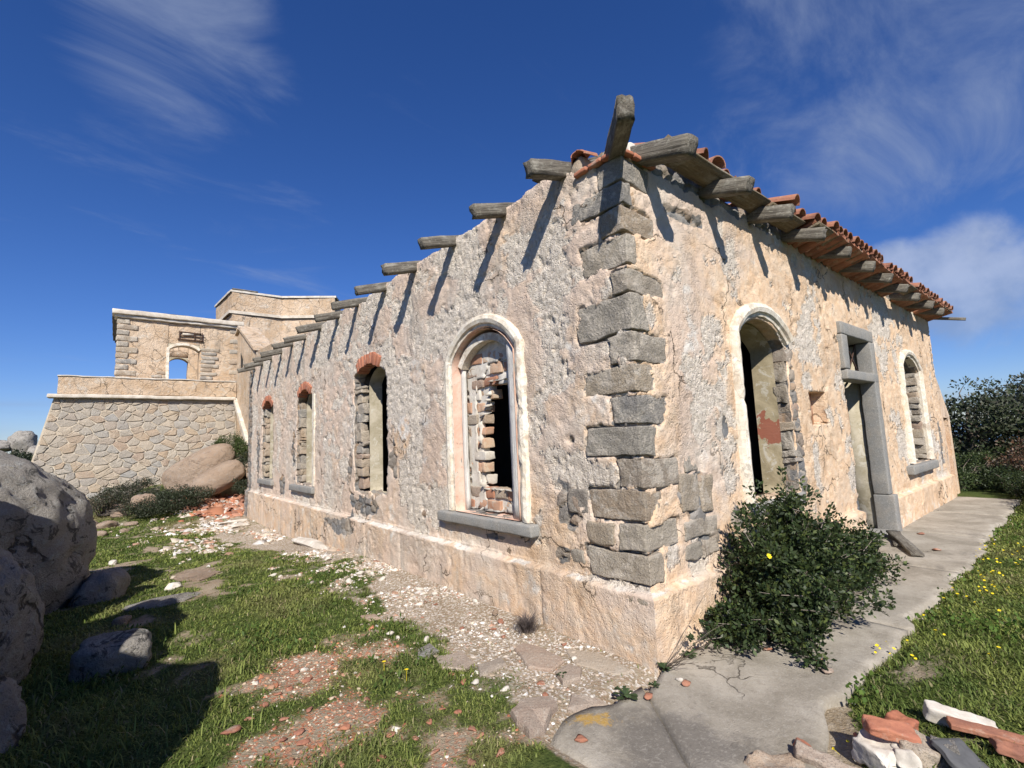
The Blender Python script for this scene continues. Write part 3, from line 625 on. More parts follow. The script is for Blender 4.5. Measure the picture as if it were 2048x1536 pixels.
        expo += 0.95 * ell(u, z, 3.02, 1.2, .12, .5) + .9 * ell(u, z, 3.0, 2.1, .1, .5) + 0.9 * ell(u, z, 5.0, .5, .3, .35) + 0.75 * ell(u, z, 10.6, 1.2, .2, .6) + .6 * ell(u, z, 10.85, 3.0, .12, .9) + .75 * ell(u, z, .9, 3.62, .45, .1)
        warm += 0.72 + 0.28 * n1 + 0.25 * sst(u, 1.0, 3.0) - 0.55 * ell(u, z, .85, 2.2, .42, 1.3) - 0.25 * sst(z, 3.2, 3.7) - .3 * ell(u, z, 2.0, 3.4, .8, .3)
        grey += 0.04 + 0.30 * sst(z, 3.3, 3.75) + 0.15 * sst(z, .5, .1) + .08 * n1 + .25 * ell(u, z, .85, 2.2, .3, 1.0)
        white += 0.06 + 0.5 * ell(u, z, .85, 2.3, .3, 1.2) + 0.35 * ell(u, z, 2.6, 3.45, 1.4, .18) + .35 * sst(z, .55, .1) * sst(u, .2, .6) + .3 * ell(u, z, 4.7, 3.4, .15, .3)
    pl = sst(z + 0.010 * n3 + .008 * n2, 0.497, 0.470)
    white += (0.35 + .5 * n2 + .3 * n1) * np.exp(-((z - 0.487 + .010 * n3 + .008 * n2) / 0.013) ** 2) + (.2 + .5 * n2) * ell(u, u * 0, 0, 0, .035, 1) * sst(z, .5, .42)
    expo += 0.32 * n2 * (expo > 0.1) + 0.12 * n3 * (expo > 0.1)
    ex = sst(expo, 0.42, 0.56)
    # ---- relief
    d = 0.013 * n1 + 0.005 * n2 + 0.0045 * n3 + 0.0045 * fbm(P * 24, 3, 31 + off)
    d = d - 0.012 * sst(fbm(P * 7.3, 3, 35 + off), 0.25, 0.5)
    stone = -0.036 + 0.045 * sst(f21, 0.02, 0.22) * (0.55 + 0.45 * cid) + 0.008 * n3
    d = d * (1 - ex) + stone * ex
    if kind == 'R': pl = pl * (1 - np.exp(-((u - 6.16) / .16) ** 4))
    d = d * (1 - .35 * pl) + 0.075 * pl
    if kind == 'L':   # vertical joints of the plinth blocks
        for j in (1.13, 3.9, 5.05, 7.6, 8.3, 9.1, 10.0, 10.9, 11.7, 12.6): d = d - 0.02 * np.exp(-((u - j + .01 * n2) / .022) ** 2) * pl
    else:
        for j in (6.9, 7.9, 8.9, 9.8): d = d - 0.02 * np.exp(-((u - j + .01 * n2) / .022) ** 2) * pl
    d = d - .052 * sst(qn, .012, -.012) * (qd < .02) - .014 * ((qd > -.010) & (qd < .010)) * (qn < .03)
    if kind == 'L': d = d - .03 * ell(u, z, .72, 1.62, .03, .035) - .03 * ell(u, z, .75, 2.2, .02, .03)
    else: d = d - 0.05 * ell(u, z, 1.36, 1.66, .05, .1)
    fl = sst(fbm(P * 2.3 + 3, 5, 61 + off, .62) + .30 * fbm(P * .55, 2, 63 + off) + (-.01 if kind == 'L' else -.16) + .25 * np.clip(white - .2, 0, 1), .10, .14) * (1 - ex) * (1 - pl)
    d = d - .012 * fl + .005 * fbm(P * 3.0, 4, 67 + off)
    rgh = np.maximum(.3 + .5 * sst(fbm(P * .95 + 2, 3, 66 + off), -.05, .3), fl)
    d = d - rgh * (.016 if kind == 'L' else .009) * sst(fbm(P * 16, 3, 69 + off), .30, .5) - rgh * .010 * sst(fbm(P * 30, 2, 68 + off), .25, .5)
    dc = 0.075 * sst(zs, 0.497, 0.470) + 0.010 * fbm(np.stack([zs * 6, zs * 0], -1), 3, 90) - 0.05 * (quoin_sd(zs * 0, zs, 'L') <= 0) - 0.008
    dcz = np.interp(z, zs, dc); wgt = sst(u, 0.10, 0.0); d = d * (1 - wgt) + dcz * wgt
    uu = u - d * wgt
    sidef = side_L if kind == 'L' else side_R
    V = sidef(uu, z, d)
    A = np.stack([np.clip(ex, 0, 1), np.clip(warm, 0, 1), np.clip(grey, 0, 1), np.clip(white, 0, 1)], 1); cellA = cid
    # ---- broken edges run back into the wall thickness
    E = np.concatenate([F[:, [0, 1]], F[:, [1, 2]], F[:, [2, 3]], F[:, [3, 0]]]); key = np.sort(E, 1)
    _, first, cnt = np.unique(key[:, 0] * (nu * nz) + key[:, 1], return_index=True, return_counts=True)
    B = E[first[cnt == 1]]; keep = ~((u[B] < 1e-4).all(1) | (z[B] <= zs[0] + 1e-4).all(1) | (u[B] >= length - 1e-4).all(1)); B = B[keep]
    bv, inv = np.unique(B, return_inverse=True); inv = inv.reshape(B.shape); rings = [0.03, 0.075, 0.125, 0.19]; Vl = [V]; Al = [A]; Cl = [cellA]; Fl = [F]; base = len(V); prev = bv
    for k, dp in enumerate(rings):
        q = V[bv].copy(); ax = 0 if kind == 'L' else 1
        q = q + 0.020 * np.stack([fbm(q * 9 + k, 3, 51 + k), fbm(q * 9 + 20 + k, 3, 52 + k), fbm(q * 9 + 40 + k, 3, 53 + k)], 1)
        q[:, ax] = V[bv][:, ax] * 0 + dp + 0.01 * vn(q * 14, 58)
        ids = base + np.arange(len(bv)); Vl.append(q)
        a = A[bv].copy(); a[:, 0] = 1.0 if kind == 'L' else np.where((z[bv] > 3.4) | ((u[bv] > 2.8) & (u[bv] < 3.1)) | (u[bv] > 7.5), 1.0, .25); Al.append(a); Cl.append(_hash(np.floor(q[:, 2] / .13).astype(np.int64), np.floor(q[:, 1 - ax] / .9).astype(np.int64), np.full(len(q), k // 2), 4))
        pr = prev[inv] if k == 0 else prev[inv]; cu = ids[inv]
        Fl.append(np.stack([pr[:, 1], pr[:, 0], cu[:, 0], cu[:, 1]], 1)); base += len(bv); prev = ids
    V = np.concatenate(Vl); fl = np.concatenate([fl, np.zeros(len(V) - len(fl))]); A = np.concatenate(Al); cellA = np.concatenate(Cl); F = np.concatenate(Fl)
    if kind == 'L': F = F[:, ::-1]
    used = np.unique(F); rm = -np.ones(len(V), int); rm[used] = np.arange(len(used))
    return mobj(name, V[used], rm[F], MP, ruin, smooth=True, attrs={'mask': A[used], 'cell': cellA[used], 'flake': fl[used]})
def grow(n, length, s0, s1):
    t = np.linspace(0, 1, n); a = s0 * t + (s1 - s0) * t * t / 2; return a / a[-1] * length
usL = grow(560, LLEN, 1.0, 2.6); usR = grow(470, RLEN, 1.0, 2.4); zs = np.concatenate([np.arange(-.5, 0, .05), np.arange(0, .44, .0205), np.arange(.44, .52, .010), np.arange(.52, 4.25, .0205)])
wallL = skin('L', LLEN, LW, LAMP, usL, zs, 'wall'); wallR = skin('R', RLEN, RW, RAMP, usR, zs, 'wall')
wallL['label'] = 'long grey-cream plastered wall with four arched windows'; wallR['label'] = 'ochre plastered wall with door and two arched windows'
def box(name, lo, hi, mat, parent, **kw):
    P, F = block(lo, hi, (1, 1, 1), 0, 0)
    if mat is MP: kw['attrs'] = {'mask': np.tile([[.75, .3, .3, .0]], (len(P), 1)), 'cell': np.linspace(0, 1, len(P))}
    return mobj(name, P, F, mat, parent, **kw)
# wall cores behind the plaster skins, with their openings left free
def core(kind, spans, zt=3.98):
    for (a, b, z0, z1) in spans:
        lo, hi = ((.19, a, z0), (.39, b, z1)) if kind == 'L' else ((a, .19, z0), (b, .39, z1))
        box('masonry_core', lo, hi, MP, ruin)
core('L', [(.19, 1.40, -.4, 3.9), (1.40, 2.6, -.4, .84), (1.40, 2.6, 3.0, 3.9), (2.6, 4.36, -.4, 3.9), (4.36, 5.72, -.4, .82), (4.36, 5.72, 3.1, 3.9), (5.72, 7.76, -.4, 3.9), (7.76, 9.02, -.4, .84), (7.76, 9.02, 2.98, 3.9),
           (9.02, 10.98, -.4, 3.9), (10.98, 12.26, -.4, .84), (10.98, 12.26, 3.04, 3.9), (12.26, 13.94, -.4, 3.9)])
core('R', [(.5, 1.66, -.4, 3.9), (1.66, 2.96, -.4, .90), (1.66, 2.96, 2.9, 3.9), (2.96, 4.84, -.4, 3.9), (4.84, 6.20, 2.98, 3.9), (6.20, 7.94, -.4, 3.9), (7.94, 9.34, -.4, .86), (7.94, 9.34, 2.96, 3.9), (9.34, 10.97, -.4, 3.9)])
box('back_wall', (.06, 13.96, -.5), (10.98, 14.3, 3.9), MP, ruin); box('back_wall', (10.6, .51, -.5), (10.975, 13.95, 3.9), MP, ruin)
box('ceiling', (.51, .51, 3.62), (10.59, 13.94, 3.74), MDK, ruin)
box('added_partition', (.51, 3.35, -.2), (10.59, 3.5, 3.61), MDK, ruin)  # unseen partitions, added close behind the openings to keep the rooms dark
box('added_partition', (3.3, .51, -.2), (3.42, 3.34, 3.61), MDK, ruin); box('added_partition', (7.0, .51, -.2), (7.12, 3.34, 3.61), MDK, ruin)
box('added_partition', (2.2, 3.51, -.2), (2.35, 13.9, 3.61), MDK, ruin)
for yy in (6.8, 10.1): box('added_partition', (.51, yy, -.2), (2.19, yy + .12, 3.61), MDK, ruin)

# ---- corner stones
for i, (zt, zb, l, r) in enumerate(QUOINS):
    j = 0.003 * ((i * 7) % 5 - 2); e = -.012 + .004 * ((i * 3) % 4)
    P, F = block((-e - j, -e + j, zb + .004), (r - .004, l - .004, zt - .004), (22, 22, 14), .006, .007, 100 + i, 9.0)
    P[:, 1] += qreach(P[:, 2], 'L') * sst(P[:, 1], .08, l); P[:, 0] += qreach(P[:, 2], 'R') * sst(P[:, 0], .08, r); P[:, 2] += qwarp(np.maximum(P[:, 0], 0), np.maximum(P[:, 1], 0), P[:, 2])
    P = P + np.stack([.008 * fbm(P * 3.1, 3, 181 + i), .008 * fbm(P * 3.1 + 9, 3, 182 + i), .005 * fbm(P * 9.0 + 5, 3, 183 + i)], 1); P[:, :2] += .009 * fbm(P * 22, 3, 184 + i)[:, None]
    mobj('quoin_stone', P, F, MQ, ruin, smooth=False)
extra = [('L', .565, .80, .995, 1.19), ('L', .30, .60, .775, .955), ('L', .64, .79, .585, .69), ('R', .49, .78, 1.0, 1.30), ('R', .80, .98, .96, 1.27), ('R', .50, 1.04, .77, .93), ('R', .58, .78, 1.31, 1.47), ('R', .50, .74, .62, .75), ('R', .77, 1.02, .61, .75)]
for i, (k, a, b, z0, z1) in enumerate(extra):
    lo, hi = ((-.004, a, z0), (.12, b, z1)) if k == 'L' else ((a, -.006, z0), (b, .12, z1))
    P, F = block(lo, hi, (9, 10, 9), .014, .014, 140 + i, 7.0); P = P + .018 * np.stack([0 * P[:, 0], fbm(P * 4, 2, 3 + i), fbm(P * 4 + 8, 2, 4 + i)], 1) * (1 if k == 'L' else 1); mobj('rubble_stone', P, F, MQ, ruin)
P, F = block((-.066, -.06, .375), (.1, .18, .475), (6, 7, 6), .014, .03, 171, 8.0); mobj('rubble_stone', P, F, MQ, ruin)

# ---- window helpers
def densify(path, step=.07):
    out = []
    for a, b in zip(path[:-1], path[1:]):
        a = np.array(a); b = np.array(b); m = max(1, int(np.linalg.norm(b - a) / step)); out += [a + (b - a) * i / m for i in range(m)]
    return out + [np.array(path[-1])]
def sweep(name, path, prof, kind, mat, parent, seed=0, rough=.004, closed_caps=True):
    path = np.array(densify([tuple(q) for q in path], .045)); n = len(path); tg = np.gradient(path, axis=0); tg /= np.linalg.norm(tg, axis=1, keepdims=True)
    nr = np.stack([tg[:, 1], -tg[:, 0]], 1); c = path.mean(0)
    if ((path - c) * nr).sum() < 0: nr = -nr
    prof = np.array(prof, float); k = len(prof)
    U = path[:, None, 0] + nr[:, None, 0] * prof[None, :, 0]; Zz = path[:, None, 1] + nr[:, None, 1] * prof[None, :, 0]; D = np.repeat(prof[None, :, 1], n, 0)
    q = np.stack([U.ravel(), Zz.ravel(), D.ravel()], 1); D = D.ravel() + rough * fbm(q * 14, 3, seed) - 2.2 * rough * sst(fbm(q * [5, 5, 1], 4, seed + 4), .28, .42) * (D.ravel() > 0); U = U.ravel() + rough * fbm(q * 14 + 9, 3, seed + 1); Zz = Zz.ravel() + rough * fbm(q * 14 + 19, 3, seed + 2)
    V = (side_L if kind == 'L' else side_R)(U, Zz, D); F = []
    for i in range(n - 1):
        for j in range(k): F.append((i * k + j, i * k + (j + 1) % k, (i + 1) * k + (j + 1) % k, (i + 1) * k + j))
    F.append(tuple(range(k))); F.append(tuple((n - 1) * k + j for j in range(k))[::-1])
    return mobj(name, V, F, mat, parent, recalc=True)
def reveal(name, poly, d0, d1, splay, kind, mat, parent, seed, wob=.006):
    """plastered window reveal: a tube following the opening, widening inwards"""
    poly = np.array(densify(list(poly) + [poly[0]], .09))[:-1]; c = np.array([(poly[:, 0].min() + poly[:, 0].max()) / 2, 1.9]); hw = (poly[:, 0].max() - poly[:, 0].min()) / 2
    n = len(poly); rows = 6; V = []
    for r in range(rows):
        t = r / (rows - 1); d = d0 + (d1 - d0) * t; q = poly.copy(); q[:, 0] = c[0] + (q[:, 0] - c[0]) * (1 + splay * t / hw); q[:, 1] = q[:, 1] + .4 * splay * t * (q[:, 1] > 2.4)
        w3 = np.stack([q[:, 0], q[:, 1], q[:, 0] * 0 + d], 1); q = q + wob * np.stack([fbm(w3 * 8, 3, seed), fbm(w3 * 8 + 9, 3, seed + 1)], 1)
        V.append((side_L if kind == 'L' else side_R)(q[:, 0], q[:, 1], np.full(n, -d)))
    V = np.concatenate(V); i = np.arange(n); F = []
    for r in range(rows - 1): F.append(np.stack([r * n + i, r * n + (i + 1) % n, (r + 1) * n + (i + 1) % n, (r + 1) * n + i], 1))
    return mobj(name, V, np.concatenate(F), mat, parent, smooth=False)
PROF = [(-.005, -.06), (-.005, .012), (.025, .016), (.035, .040), (.075, .052), (.115, .040), (.13, .018), (.14, -.05)]
PROFR = [(-.01, -.10), (-.01, .02), (.02, .03), (.035, .055), (.08, .07), (.12, .055), (.135, .02), (.145, -.06)]
def brick_mesh(seed, s=(.24, .12, .06), n=(4, 3, 3)):
    P, F = block((-s[0] / 2, -s[1] / 2, -s[2] / 2), (s[0] / 2, s[1] / 2, s[2] / 2), n, .006, .01, seed, 14.0); return P, F
def arch_bricks(parent, kind, u0, u1, zs_, zt, depth0, count, th, seed, skip=()):
    c = (u0 + u1) / 2; hw = (u1 - u0) / 2; s = zt - zs_; r = (hw * hw + s * s) / (2 * s); zc = zt - r; a = math.asin(min(1, hw / r))
    for i, t in enumerate(np.linspace(-a * .97, a * .97, count)):
        if i in skip: continue
        rr = random.Random(seed + i); w2 = 2 * a * r / count * .44
        P, F = block((-w2, 0, -.01), (w2, .20 + rr.uniform(-.008, .006), th + rr.uniform(-.02, .01)), (4, 5, 4), .010, .005, seed + i, 15.0)
        uu = c + (r + P[:, 2]) * math.sin(t) + P[:, 0] * math.cos(t); zz = zc + (r + P[:, 2]) * math.cos(t) - P[:, 0] * math.sin(t); dd = P[:, 1] - depth0 + rr.uniform(-.004, .012)
        mobj('brick', (side_L if kind == 'L' else side_R)(uu, zz, -dd), F, MBR, parent, recalc=True)

# ---- left wall, first window: moulding, painted frame, half-broken brick infill
def wroot(poly, kind, mat, seed, d0, d1, splay, name='window', label=None):
    o = reveal(name, poly, d0, d1, splay, kind, mat, ruin, seed)
    if label: o['label'] = label
    return o
W1 = wroot(arch_poly(1.43, 2.56, .86, 2.55, 2.86), 'L', MPK, 200, -.02, .26, -.015, label='window with white moulding and half-broken brick infill')
sweep('moulding', arch_path(1.41, 2.58, .86, 2.57, 2.885, 22), PROF, 'L', MW, W1, 3, .007)
sweep('inner_band', arch_path(1.50, 2.50, .86, 2.50, 2.77, 22, left=False, right=False), [(-.03, -.16), (-.03, -.055), (.05, -.05), (.05, -.16)], 'L', MW, W1, 5)
def timber(name, p0, p1, wdt, hgt, mat, parent, seed, rough=.004, n=8, taper=1.0, endrag=.02, roll=0.0, seg=(3, 3)):
    """squared timber between two points with wavy faces, worn arrises and a ragged end"""
    p0 = np.array(p0, float); p1 = np.array(p1, float); L = np.linalg.norm(p1 - p0); ex = (p1 - p0) / L
    up = np.array([0, 0, 1.0]) if abs(ex[2]) < .9 else np.array([1.0, 0, 0]); ey = np.cross(up, ex); ey /= np.linalg.norm(ey); ez = np.cross(ex, ey)
    cr, sr = math.cos(roll), math.sin(roll); ey, ez = ey * cr + ez * sr, ez * cr - ey * sr
    v, f = box_lattice(n, *seg); q = v.copy(); k = 1 + (taper - 1) * v[:, 0]
    q[:, 0] *= L; q[:, 1] = (v[:, 1] - .5) * wdt * k; q[:, 2] = (v[:, 2] - .5) * hgt * k
    corner = (np.abs(v[:, 1] - .5) > .49) & (np.abs(v[:, 2] - .5) > .49); q[corner, 1:] *= .98
    g = q + seed * 3.7; nn = np.stack([fbm(g * [3, 25, 25], 3, seed), fbm(g * [4, 18, 18] + 9, 3, seed + 1), fbm(g * [4, 18, 18] + 19, 3, seed + 2)], 1)
    q[:, 1:] += rough * nn[:, 1:] * 1.5; q[:, 0] += endrag * nn[:, 0] * (v[:, 0] > .99) + endrag * .5 * nn[:, 0] * (v[:, 0] < .01)
    q[:, 2] += .006 * vn(np.stack([v[:, 0] * 2, v[:, 0] * 0], -1), seed + 8)
    P = p0 + q[:, :1] * ex + q[:, 1:2] * ey + q[:, 2:3] * ez
    return mobj(name, P, f, mat, parent, attrs={'grain': q})
timber('frame_post', (.04, 1.50, .86), (.04, 1.50, 2.62), .13, .05, MFRAME, W1, 7, .003, 12, endrag=.004)
timber('frame_post', (.115, 2.515, .86), (.115, 2.515, 2.52), .05, .05, MFRAME, W1, 8, .003, 12, endrag=.004)
# infill of big bricks round the ragged hole
hole = np.array([(2.09, 2.23), (1.50, 2.20), (1.50, 1.18), (2.20, 1.17), (2.20, 1.55), (2.22, 1.83), (2.10, 2.07)])
rb = random.Random(5); zc = .87; row = 0; bm_id = 0
while zc < 2.84:
    h = .135; off = .12 if row % 2 else 0.0; uc = 1.44 - off
    while uc < 2.56:
        wd = .235 + rb.uniform(-.02, .02); a, b = max(uc, 1.44), min(uc + wd, 2.55); uc += wd + .012
        if b - a < .05: continue
        mid = np.array([[(a + b) / 2, zc + h / 2]]); corners = np.array([[a, zc + h / 2], [b, zc + h / 2], [(a + b) / 2, zc + h * .8], [(a + b) / 2, zc + h * .2]])
        s = poly_sd(corners, hole)
        if poly_sd(mid, hole)[0] < .02:
            if (s > .02).any() and s.min() > -.16:      # bricks broken back to the edge of the hole
                for _ in range(12):
                    if poly_sd(np.array([[a, zc + h / 2]]), hole)[0] < 0: a += .02
                    if poly_sd(np.array([[b, zc + h / 2]]), hole)[0] < 0: b -= .02
                if b - a < .05: continue
            else: continue
        top = min(zc + h, 2.56 + .30 * math.sqrt(max(.01, 1 - ((a + b) / 2 - 1.995) ** 2 / .33)))
        if top - zc < .03: continue
        jit = rb.uniform(-.02, .012)
        if rb.random() < .12: jit += .03
        P, F = block((.17 + jit, a + rb.uniform(0, .012), zc + rb.uniform(0, .012)), (.30 + jit, b - rb.uniform(0, .012), top - .012 - rb.uniform(0, .02)), (4, 7, 5), .011, .006, 300 + bm_id, 13.0); bm_id += 1
        mobj('brick', P, F, rb.choice([MB, MB, MB, MPAVE, MCHALK]), W1)
    zc += h + .002; row += 1
# plaster left on the infill: upper lunette, left margin and lower corner
def patch(name, poly, d, th, mat, parent, kind, seed, step=.03, amp=.03):
    poly = np.array(poly); lo = poly.min(0) - .05; hi = poly.max(0) + .05; us = np.arange(lo[0], hi[0], step); zz = np.arange(lo[1], hi[1], step)
    U, Z2 = np.meshgrid(us, zz, indexing='ij'); P = np.stack([U.ravel(), Z2.ravel()], 1); s = poly_sd(P, poly) + amp * fbm(P * 9, 3, seed)
    F = grid_faces(len(us), len(zz)); F = F[(s[F] < 0).all(1)]; dd = d + .004 * fbm(P * 12, 3, seed + 3) - th * sst(s, -.02, 0)
    V = (side_L if kind == 'L' else side_R)(P[:, 0], P[:, 1], -dd + 0 * s); used = np.unique(F); rm = -np.ones(len(V), int); rm[used] = np.arange(len(used)); V = V[used]; F = rm[F]
    n = len(V); V2 = V.copy(); V2[:, 0 if kind == 'L' else 1] += th; E = np.concatenate([F[:, [0, 1]], F[:, [1, 2]], F[:, [2, 3]], F[:, [3, 0]]]); key = np.sort(E, 1)
    _, fi, ct = np.unique(key[:, 0] * n + key[:, 1], return_index=True, return_counts=True); B = E[fi[ct == 1]]
    F = np.concatenate([F, np.stack([B[:, 1], B[:, 0], B[:, 0] + n, B[:, 1] + n], 1)])
    return mobj(name, np.concatenate([V, V2]), F, mat, parent, recalc=True)
patch('plaster_skin', [(2.54, .87), (2.54, 2.55), (2.3, 2.78), (2.0, 2.84), (1.7, 2.78), (1.5, 2.6), (1.5, 2.42), (1.85, 2.50), (2.05, 2.48), (2.15, 2.35), (2.30, 2.36), (2.34, 2.1), (2.33, 1.6), (2.31, 1.25), (2.24, 1.10), (2.12, .87)], .165, .02, MCHALK, W1, 'L', 61)
patch('plaster_skin', [(1.48, .87), (1.88, .87), (1.86, .97), (1.7, 1.04), (1.6, 1.10), (1.48, 1.05)], .165, .02, MCHALK, W1, 'L', 62)
patch('mortar_bed', [(2.55, .87), (2.55, 2.55), (2.3, 2.78), (2.0, 2.84), (1.7, 2.78), (1.45, 2.55), (1.45, 2.27), (2.04, 2.29), (2.13, 2.06), (2.26, 1.84), (2.24, 1.13), (1.45, 1.13), (1.45, .87)], .188, .09, MCHALK, W1, 'L', 63, .03, .02)
def sill(parent, kind, u0, u1, z0, z1, pro, seed):
    lo, hi = ((-pro, u0, z0), (.24, u1, z1)) if kind == 'L' else ((u0, -pro, z0), (u1, .24, z1))
    P, F = block(lo, hi, (4, 14, 4) if kind == 'L' else (14, 4, 4), .005, .016, seed, 9.0); return mobj('sill', P, F, MG, parent)
sill(W1, 'L', 1.20, 2.88, .735, .85, .085, 210)
# ---- the three bare windows of the left wall
W2 = wroot(arch_poly(4.50, 5.42, .88, 2.66, 2.90), 'L', MIN, 220, .17, .39, -.01, label='window with torn-out frame and bare brick arch')
arch_bricks(W2, 'L', 4.44, 5.64, 2.66, 2.93, .035, 15, .17, 400, (0, 1, 2, 12, 13, 14))
W3 = wroot(arch_poly(7.86, 8.76, .86, 2.60, 2.86), 'L', MIN, 230, .15, .39, -.01, label='window with cream jamb strip and red brick arch')
arch_bricks(W3, 'L', 7.86, 8.94, 2.62, 2.88, .03, 13, .15, 430, (0, 1, 11, 12))
sweep('jamb_strip', [(7.80, z) for z in np.linspace(.88, 2.72, 14)], [(-.05, -.10), (-.05, .012), (.07, .015), (.07, -.10)], 'L', MW, W3, 31)
sill(W3, 'L', 7.70, 9.30, .735, .865, .07, 231)
W4 = wroot(arch_poly(11.08, 11.98, .86, 2.62, 2.88), 'L', MIN, 240, .15, .39, -.01, label='farthest window of the long wall, with stone sill')
arch_bricks(W4, 'L', 11.08, 12.14, 2.66, 2.92, .03, 13, .14, 460, (0, 12)); sill(W4, 'L', 10.9, 12.4, .745, .875, .07, 241)
# rubble courses showing in the torn jambs
for W, u0, zz0, zz1, sd_ in ((W2, 5.44, .95, 2.62, 500), (W3, 8.80, .92, 2.55, 540), (W4, 12.02, .92, 2.6, 580)):
    z = zz0; k = 0
    while z < zz1:
        rr = random.Random(sd_ + k); hh = rr.uniform(.05, .22); P, F = block((.035 + rr.uniform(-.015, .04), u0 + rr.uniform(-.03, .05), z), (.18, u0 + .22, z + hh - .006), (6, 6, 6), .016, .006, sd_ + k, 11.0); P = P + .016 * np.stack([fbm(P * 5, 2, 1), fbm(P * 5 + 4, 2, 2), .6 * fbm(P * 5 + 8, 2, 3)], 1)
        mobj('rubble_stone', P, F, [MQ, MF, MPAVE, MF][rr.randrange(4)], W); z += hh; k += 1

# ---- right wall: tall opening, niche, granite door, far window
R1 = wroot(arch_poly(1.74, 2.87, .90, 2.56, 2.80), 'R', MINR, 250, .14, .39, -.01, label='tall arched opening with thick white moulding')
sweep('moulding', arch_path(1.70, 2.92, .95, 2.60, 2.86, 24, left=True, right=False), PROFR, 'R', MW, R1, 41, .006)
sill(R1, 'R', 1.66, 2.98, .80, .925, .02, 251)
z = .96; k = 0
while z < 2.5:
    rr = random.Random(620 + k); hh = rr.uniform(.05, .22); P, F = block((2.88 + rr.uniform(-.02, .05), .0 + rr.uniform(0, .04), z), (3.08, .16, z + hh - .006), (6, 6, 6), .018, .006, 620 + k, 11.0); P = P + .018 * np.stack([fbm(P * 5, 2, 1), fbm(P * 5 + 4, 2, 2), .6 * fbm(P * 5 + 8, 2, 3)], 1)
    mobj('rubble_stone', P, F, [MQ, MPAVE, MF, MF][rr.randrange(4)], R1); z += hh; k += 1
NI = box('niche_back', (3.46, .17, 1.64), (4.03, .19, 2.1), MPK, ruin)
D = mobj('door', *block((4.90, -.05, 2.93), (6.27, .30, 3.115), (14, 4, 4), .004, .014, 260, 8.0), MG, ruin); D['label'] = 'granite doorway with transom bar and no door leaf'
# lintel is the parent; jambs and transom bar butt against it
mobj('jamb', *block((6.055, -.058, .565), (6.262, .15, 2.925), (4, 4, 22), .004, .014, 261, 8.0), MG, D)
mobj('jamb', *block((6.05, -.115, -.10), (6.272, .155, .56), (4, 4, 8), .004, .014, 262, 8.0), MG, D)
mobj('jamb', *block((4.765, -.05, 2.43), (5.00, .21, 2.925), (4, 4, 8), .004, .014, 263, 8.0), MG, D)
mobj('jamb', *block((4.765, -.051, 2.93), (4.895, .21, 3.112), (4, 4, 4), .004, .014, 267, 8.0), MG, D)
mobj('transom_bar', *block((4.79, -.062, 2.285), (6.27, .17, 2.422), (14, 4, 4), .004, .014, 264, 8.0), MG, D)
mobj('threshold', *block((4.95, -.05, -.08), (6.045, .4, .05), (10, 4, 3), .006, .02, 265, 8.0), MG, D)
box('inner_jamb', (6.095, .162, -.1), (6.195, .62, 2.9), MIN, D); box('inner_jamb', (4.70, .192, -.1), (4.85, .62, 2.9), MIN, D)
for (a, b) in (((5.05, 2.44), (5.5, 2.9)), ((5.5, 2.44), (5.05, 2.9)), ((5.5, 2.44), (5.95, 2.9)), ((5.95, 2.44), (5.5, 2.9))):
    timber('iron_bar', (a[0], .12, a[1]), (b[0], .12, b[1]), .018, .018, MIRON, D, 66, .001, 4, endrag=0)
timber('iron_bar', (5.5, .135, 2.43), (5.5, .135, 2.92), .022, .022, MIRON, D, 67, .001, 4, endrag=0)
timber('broken_lath', (4.95, .1, 2.1), (5.35, .12, 2.27), .03, .02, MWOOD, D, 68)
R2 = wroot(arch_poly(8.06, 9.22, .90, 2.60, 2.84), 'R', MP, 270, .16, .40, -.01, label='far arched window with white surround and stone sill')
sweep('moulding', arch_path(7.98, 9.30, .92, 2.64, 2.90, 20), PROFR, 'R', MW, R2, 45, .005); sill(R2, 'R', 7.50, 9.46, .745, .895, .11, 271)
z = .93; k = 0
while z < 2.55:
    rr = random.Random(660 + k); hh = rr.uniform(.08, .18); P, F = block((9.20 + rr.uniform(-.03, .02), .03, z), (9.36, .40, z + hh - .006), (6, 8, 6), .018, .006, 660 + k, 9.0); P = P + .018 * np.stack([fbm(P * 5, 2, 1), fbm(P * 5 + 4, 2, 2), .6 * fbm(P * 5 + 8, 2, 3)], 1)
    mobj('rubble_stone', P, F, [MF, MQ, MPAVE][rr.randrange(3)], R2); z += hh; k += 1

# ---- rafters and eave
SL = .30
rz = random.Random(11)
for i, y in enumerate([.66, 1.52, 2.5, 3.48, 4.45, 5.46, 6.43, 7.45, 8.4, 9.36, 10.33, 11.34, 12.36, 13.3]):
    t = -.40 + rz.uniform(-.05, .045); w_ = .10 + rz.uniform(-.01, .012); h_ = .13 + rz.uniform(-.015, .01); dz = rz.uniform(-.015, .015) + (.03 if i == 0 else 0)
    yc = y - .02
    timber('rafter', (.6, yc + rz.uniform(-.02, .02), 4.03 + SL * .6 + dz), (t, yc, 4.03 + SL * t + dz), w_, h_, MWOOD, ruin, 700 + i, .006, 12, 1.0, .035)
RX = [.30, 1.30, 2.26, 3.19, 4.17, 5.10, 6.03, 6.99, 7.97, 8.93, 9.89]
for i, x in enumerate(RX):
    t = -.43 + rz.uniform(-.02, .02) - (.03 if i == 0 else 0); w_ = .11 + rz.uniform(-.01, .012) + (.02 if i == 0 else 0); h_ = .14 + rz.uniform(-.01, .01) + (.02 if i == 0 else 0)
    ye = .55 if i == 0 else 1.9
    timber('rafter', (x + rz.uniform(-.02, .02), ye, 3.98 + SL * ye), (x, t, 3.98 + SL * t), w_, h_, MWOOD, ruin, 730 + i, .006, 16, 1.0, .03)
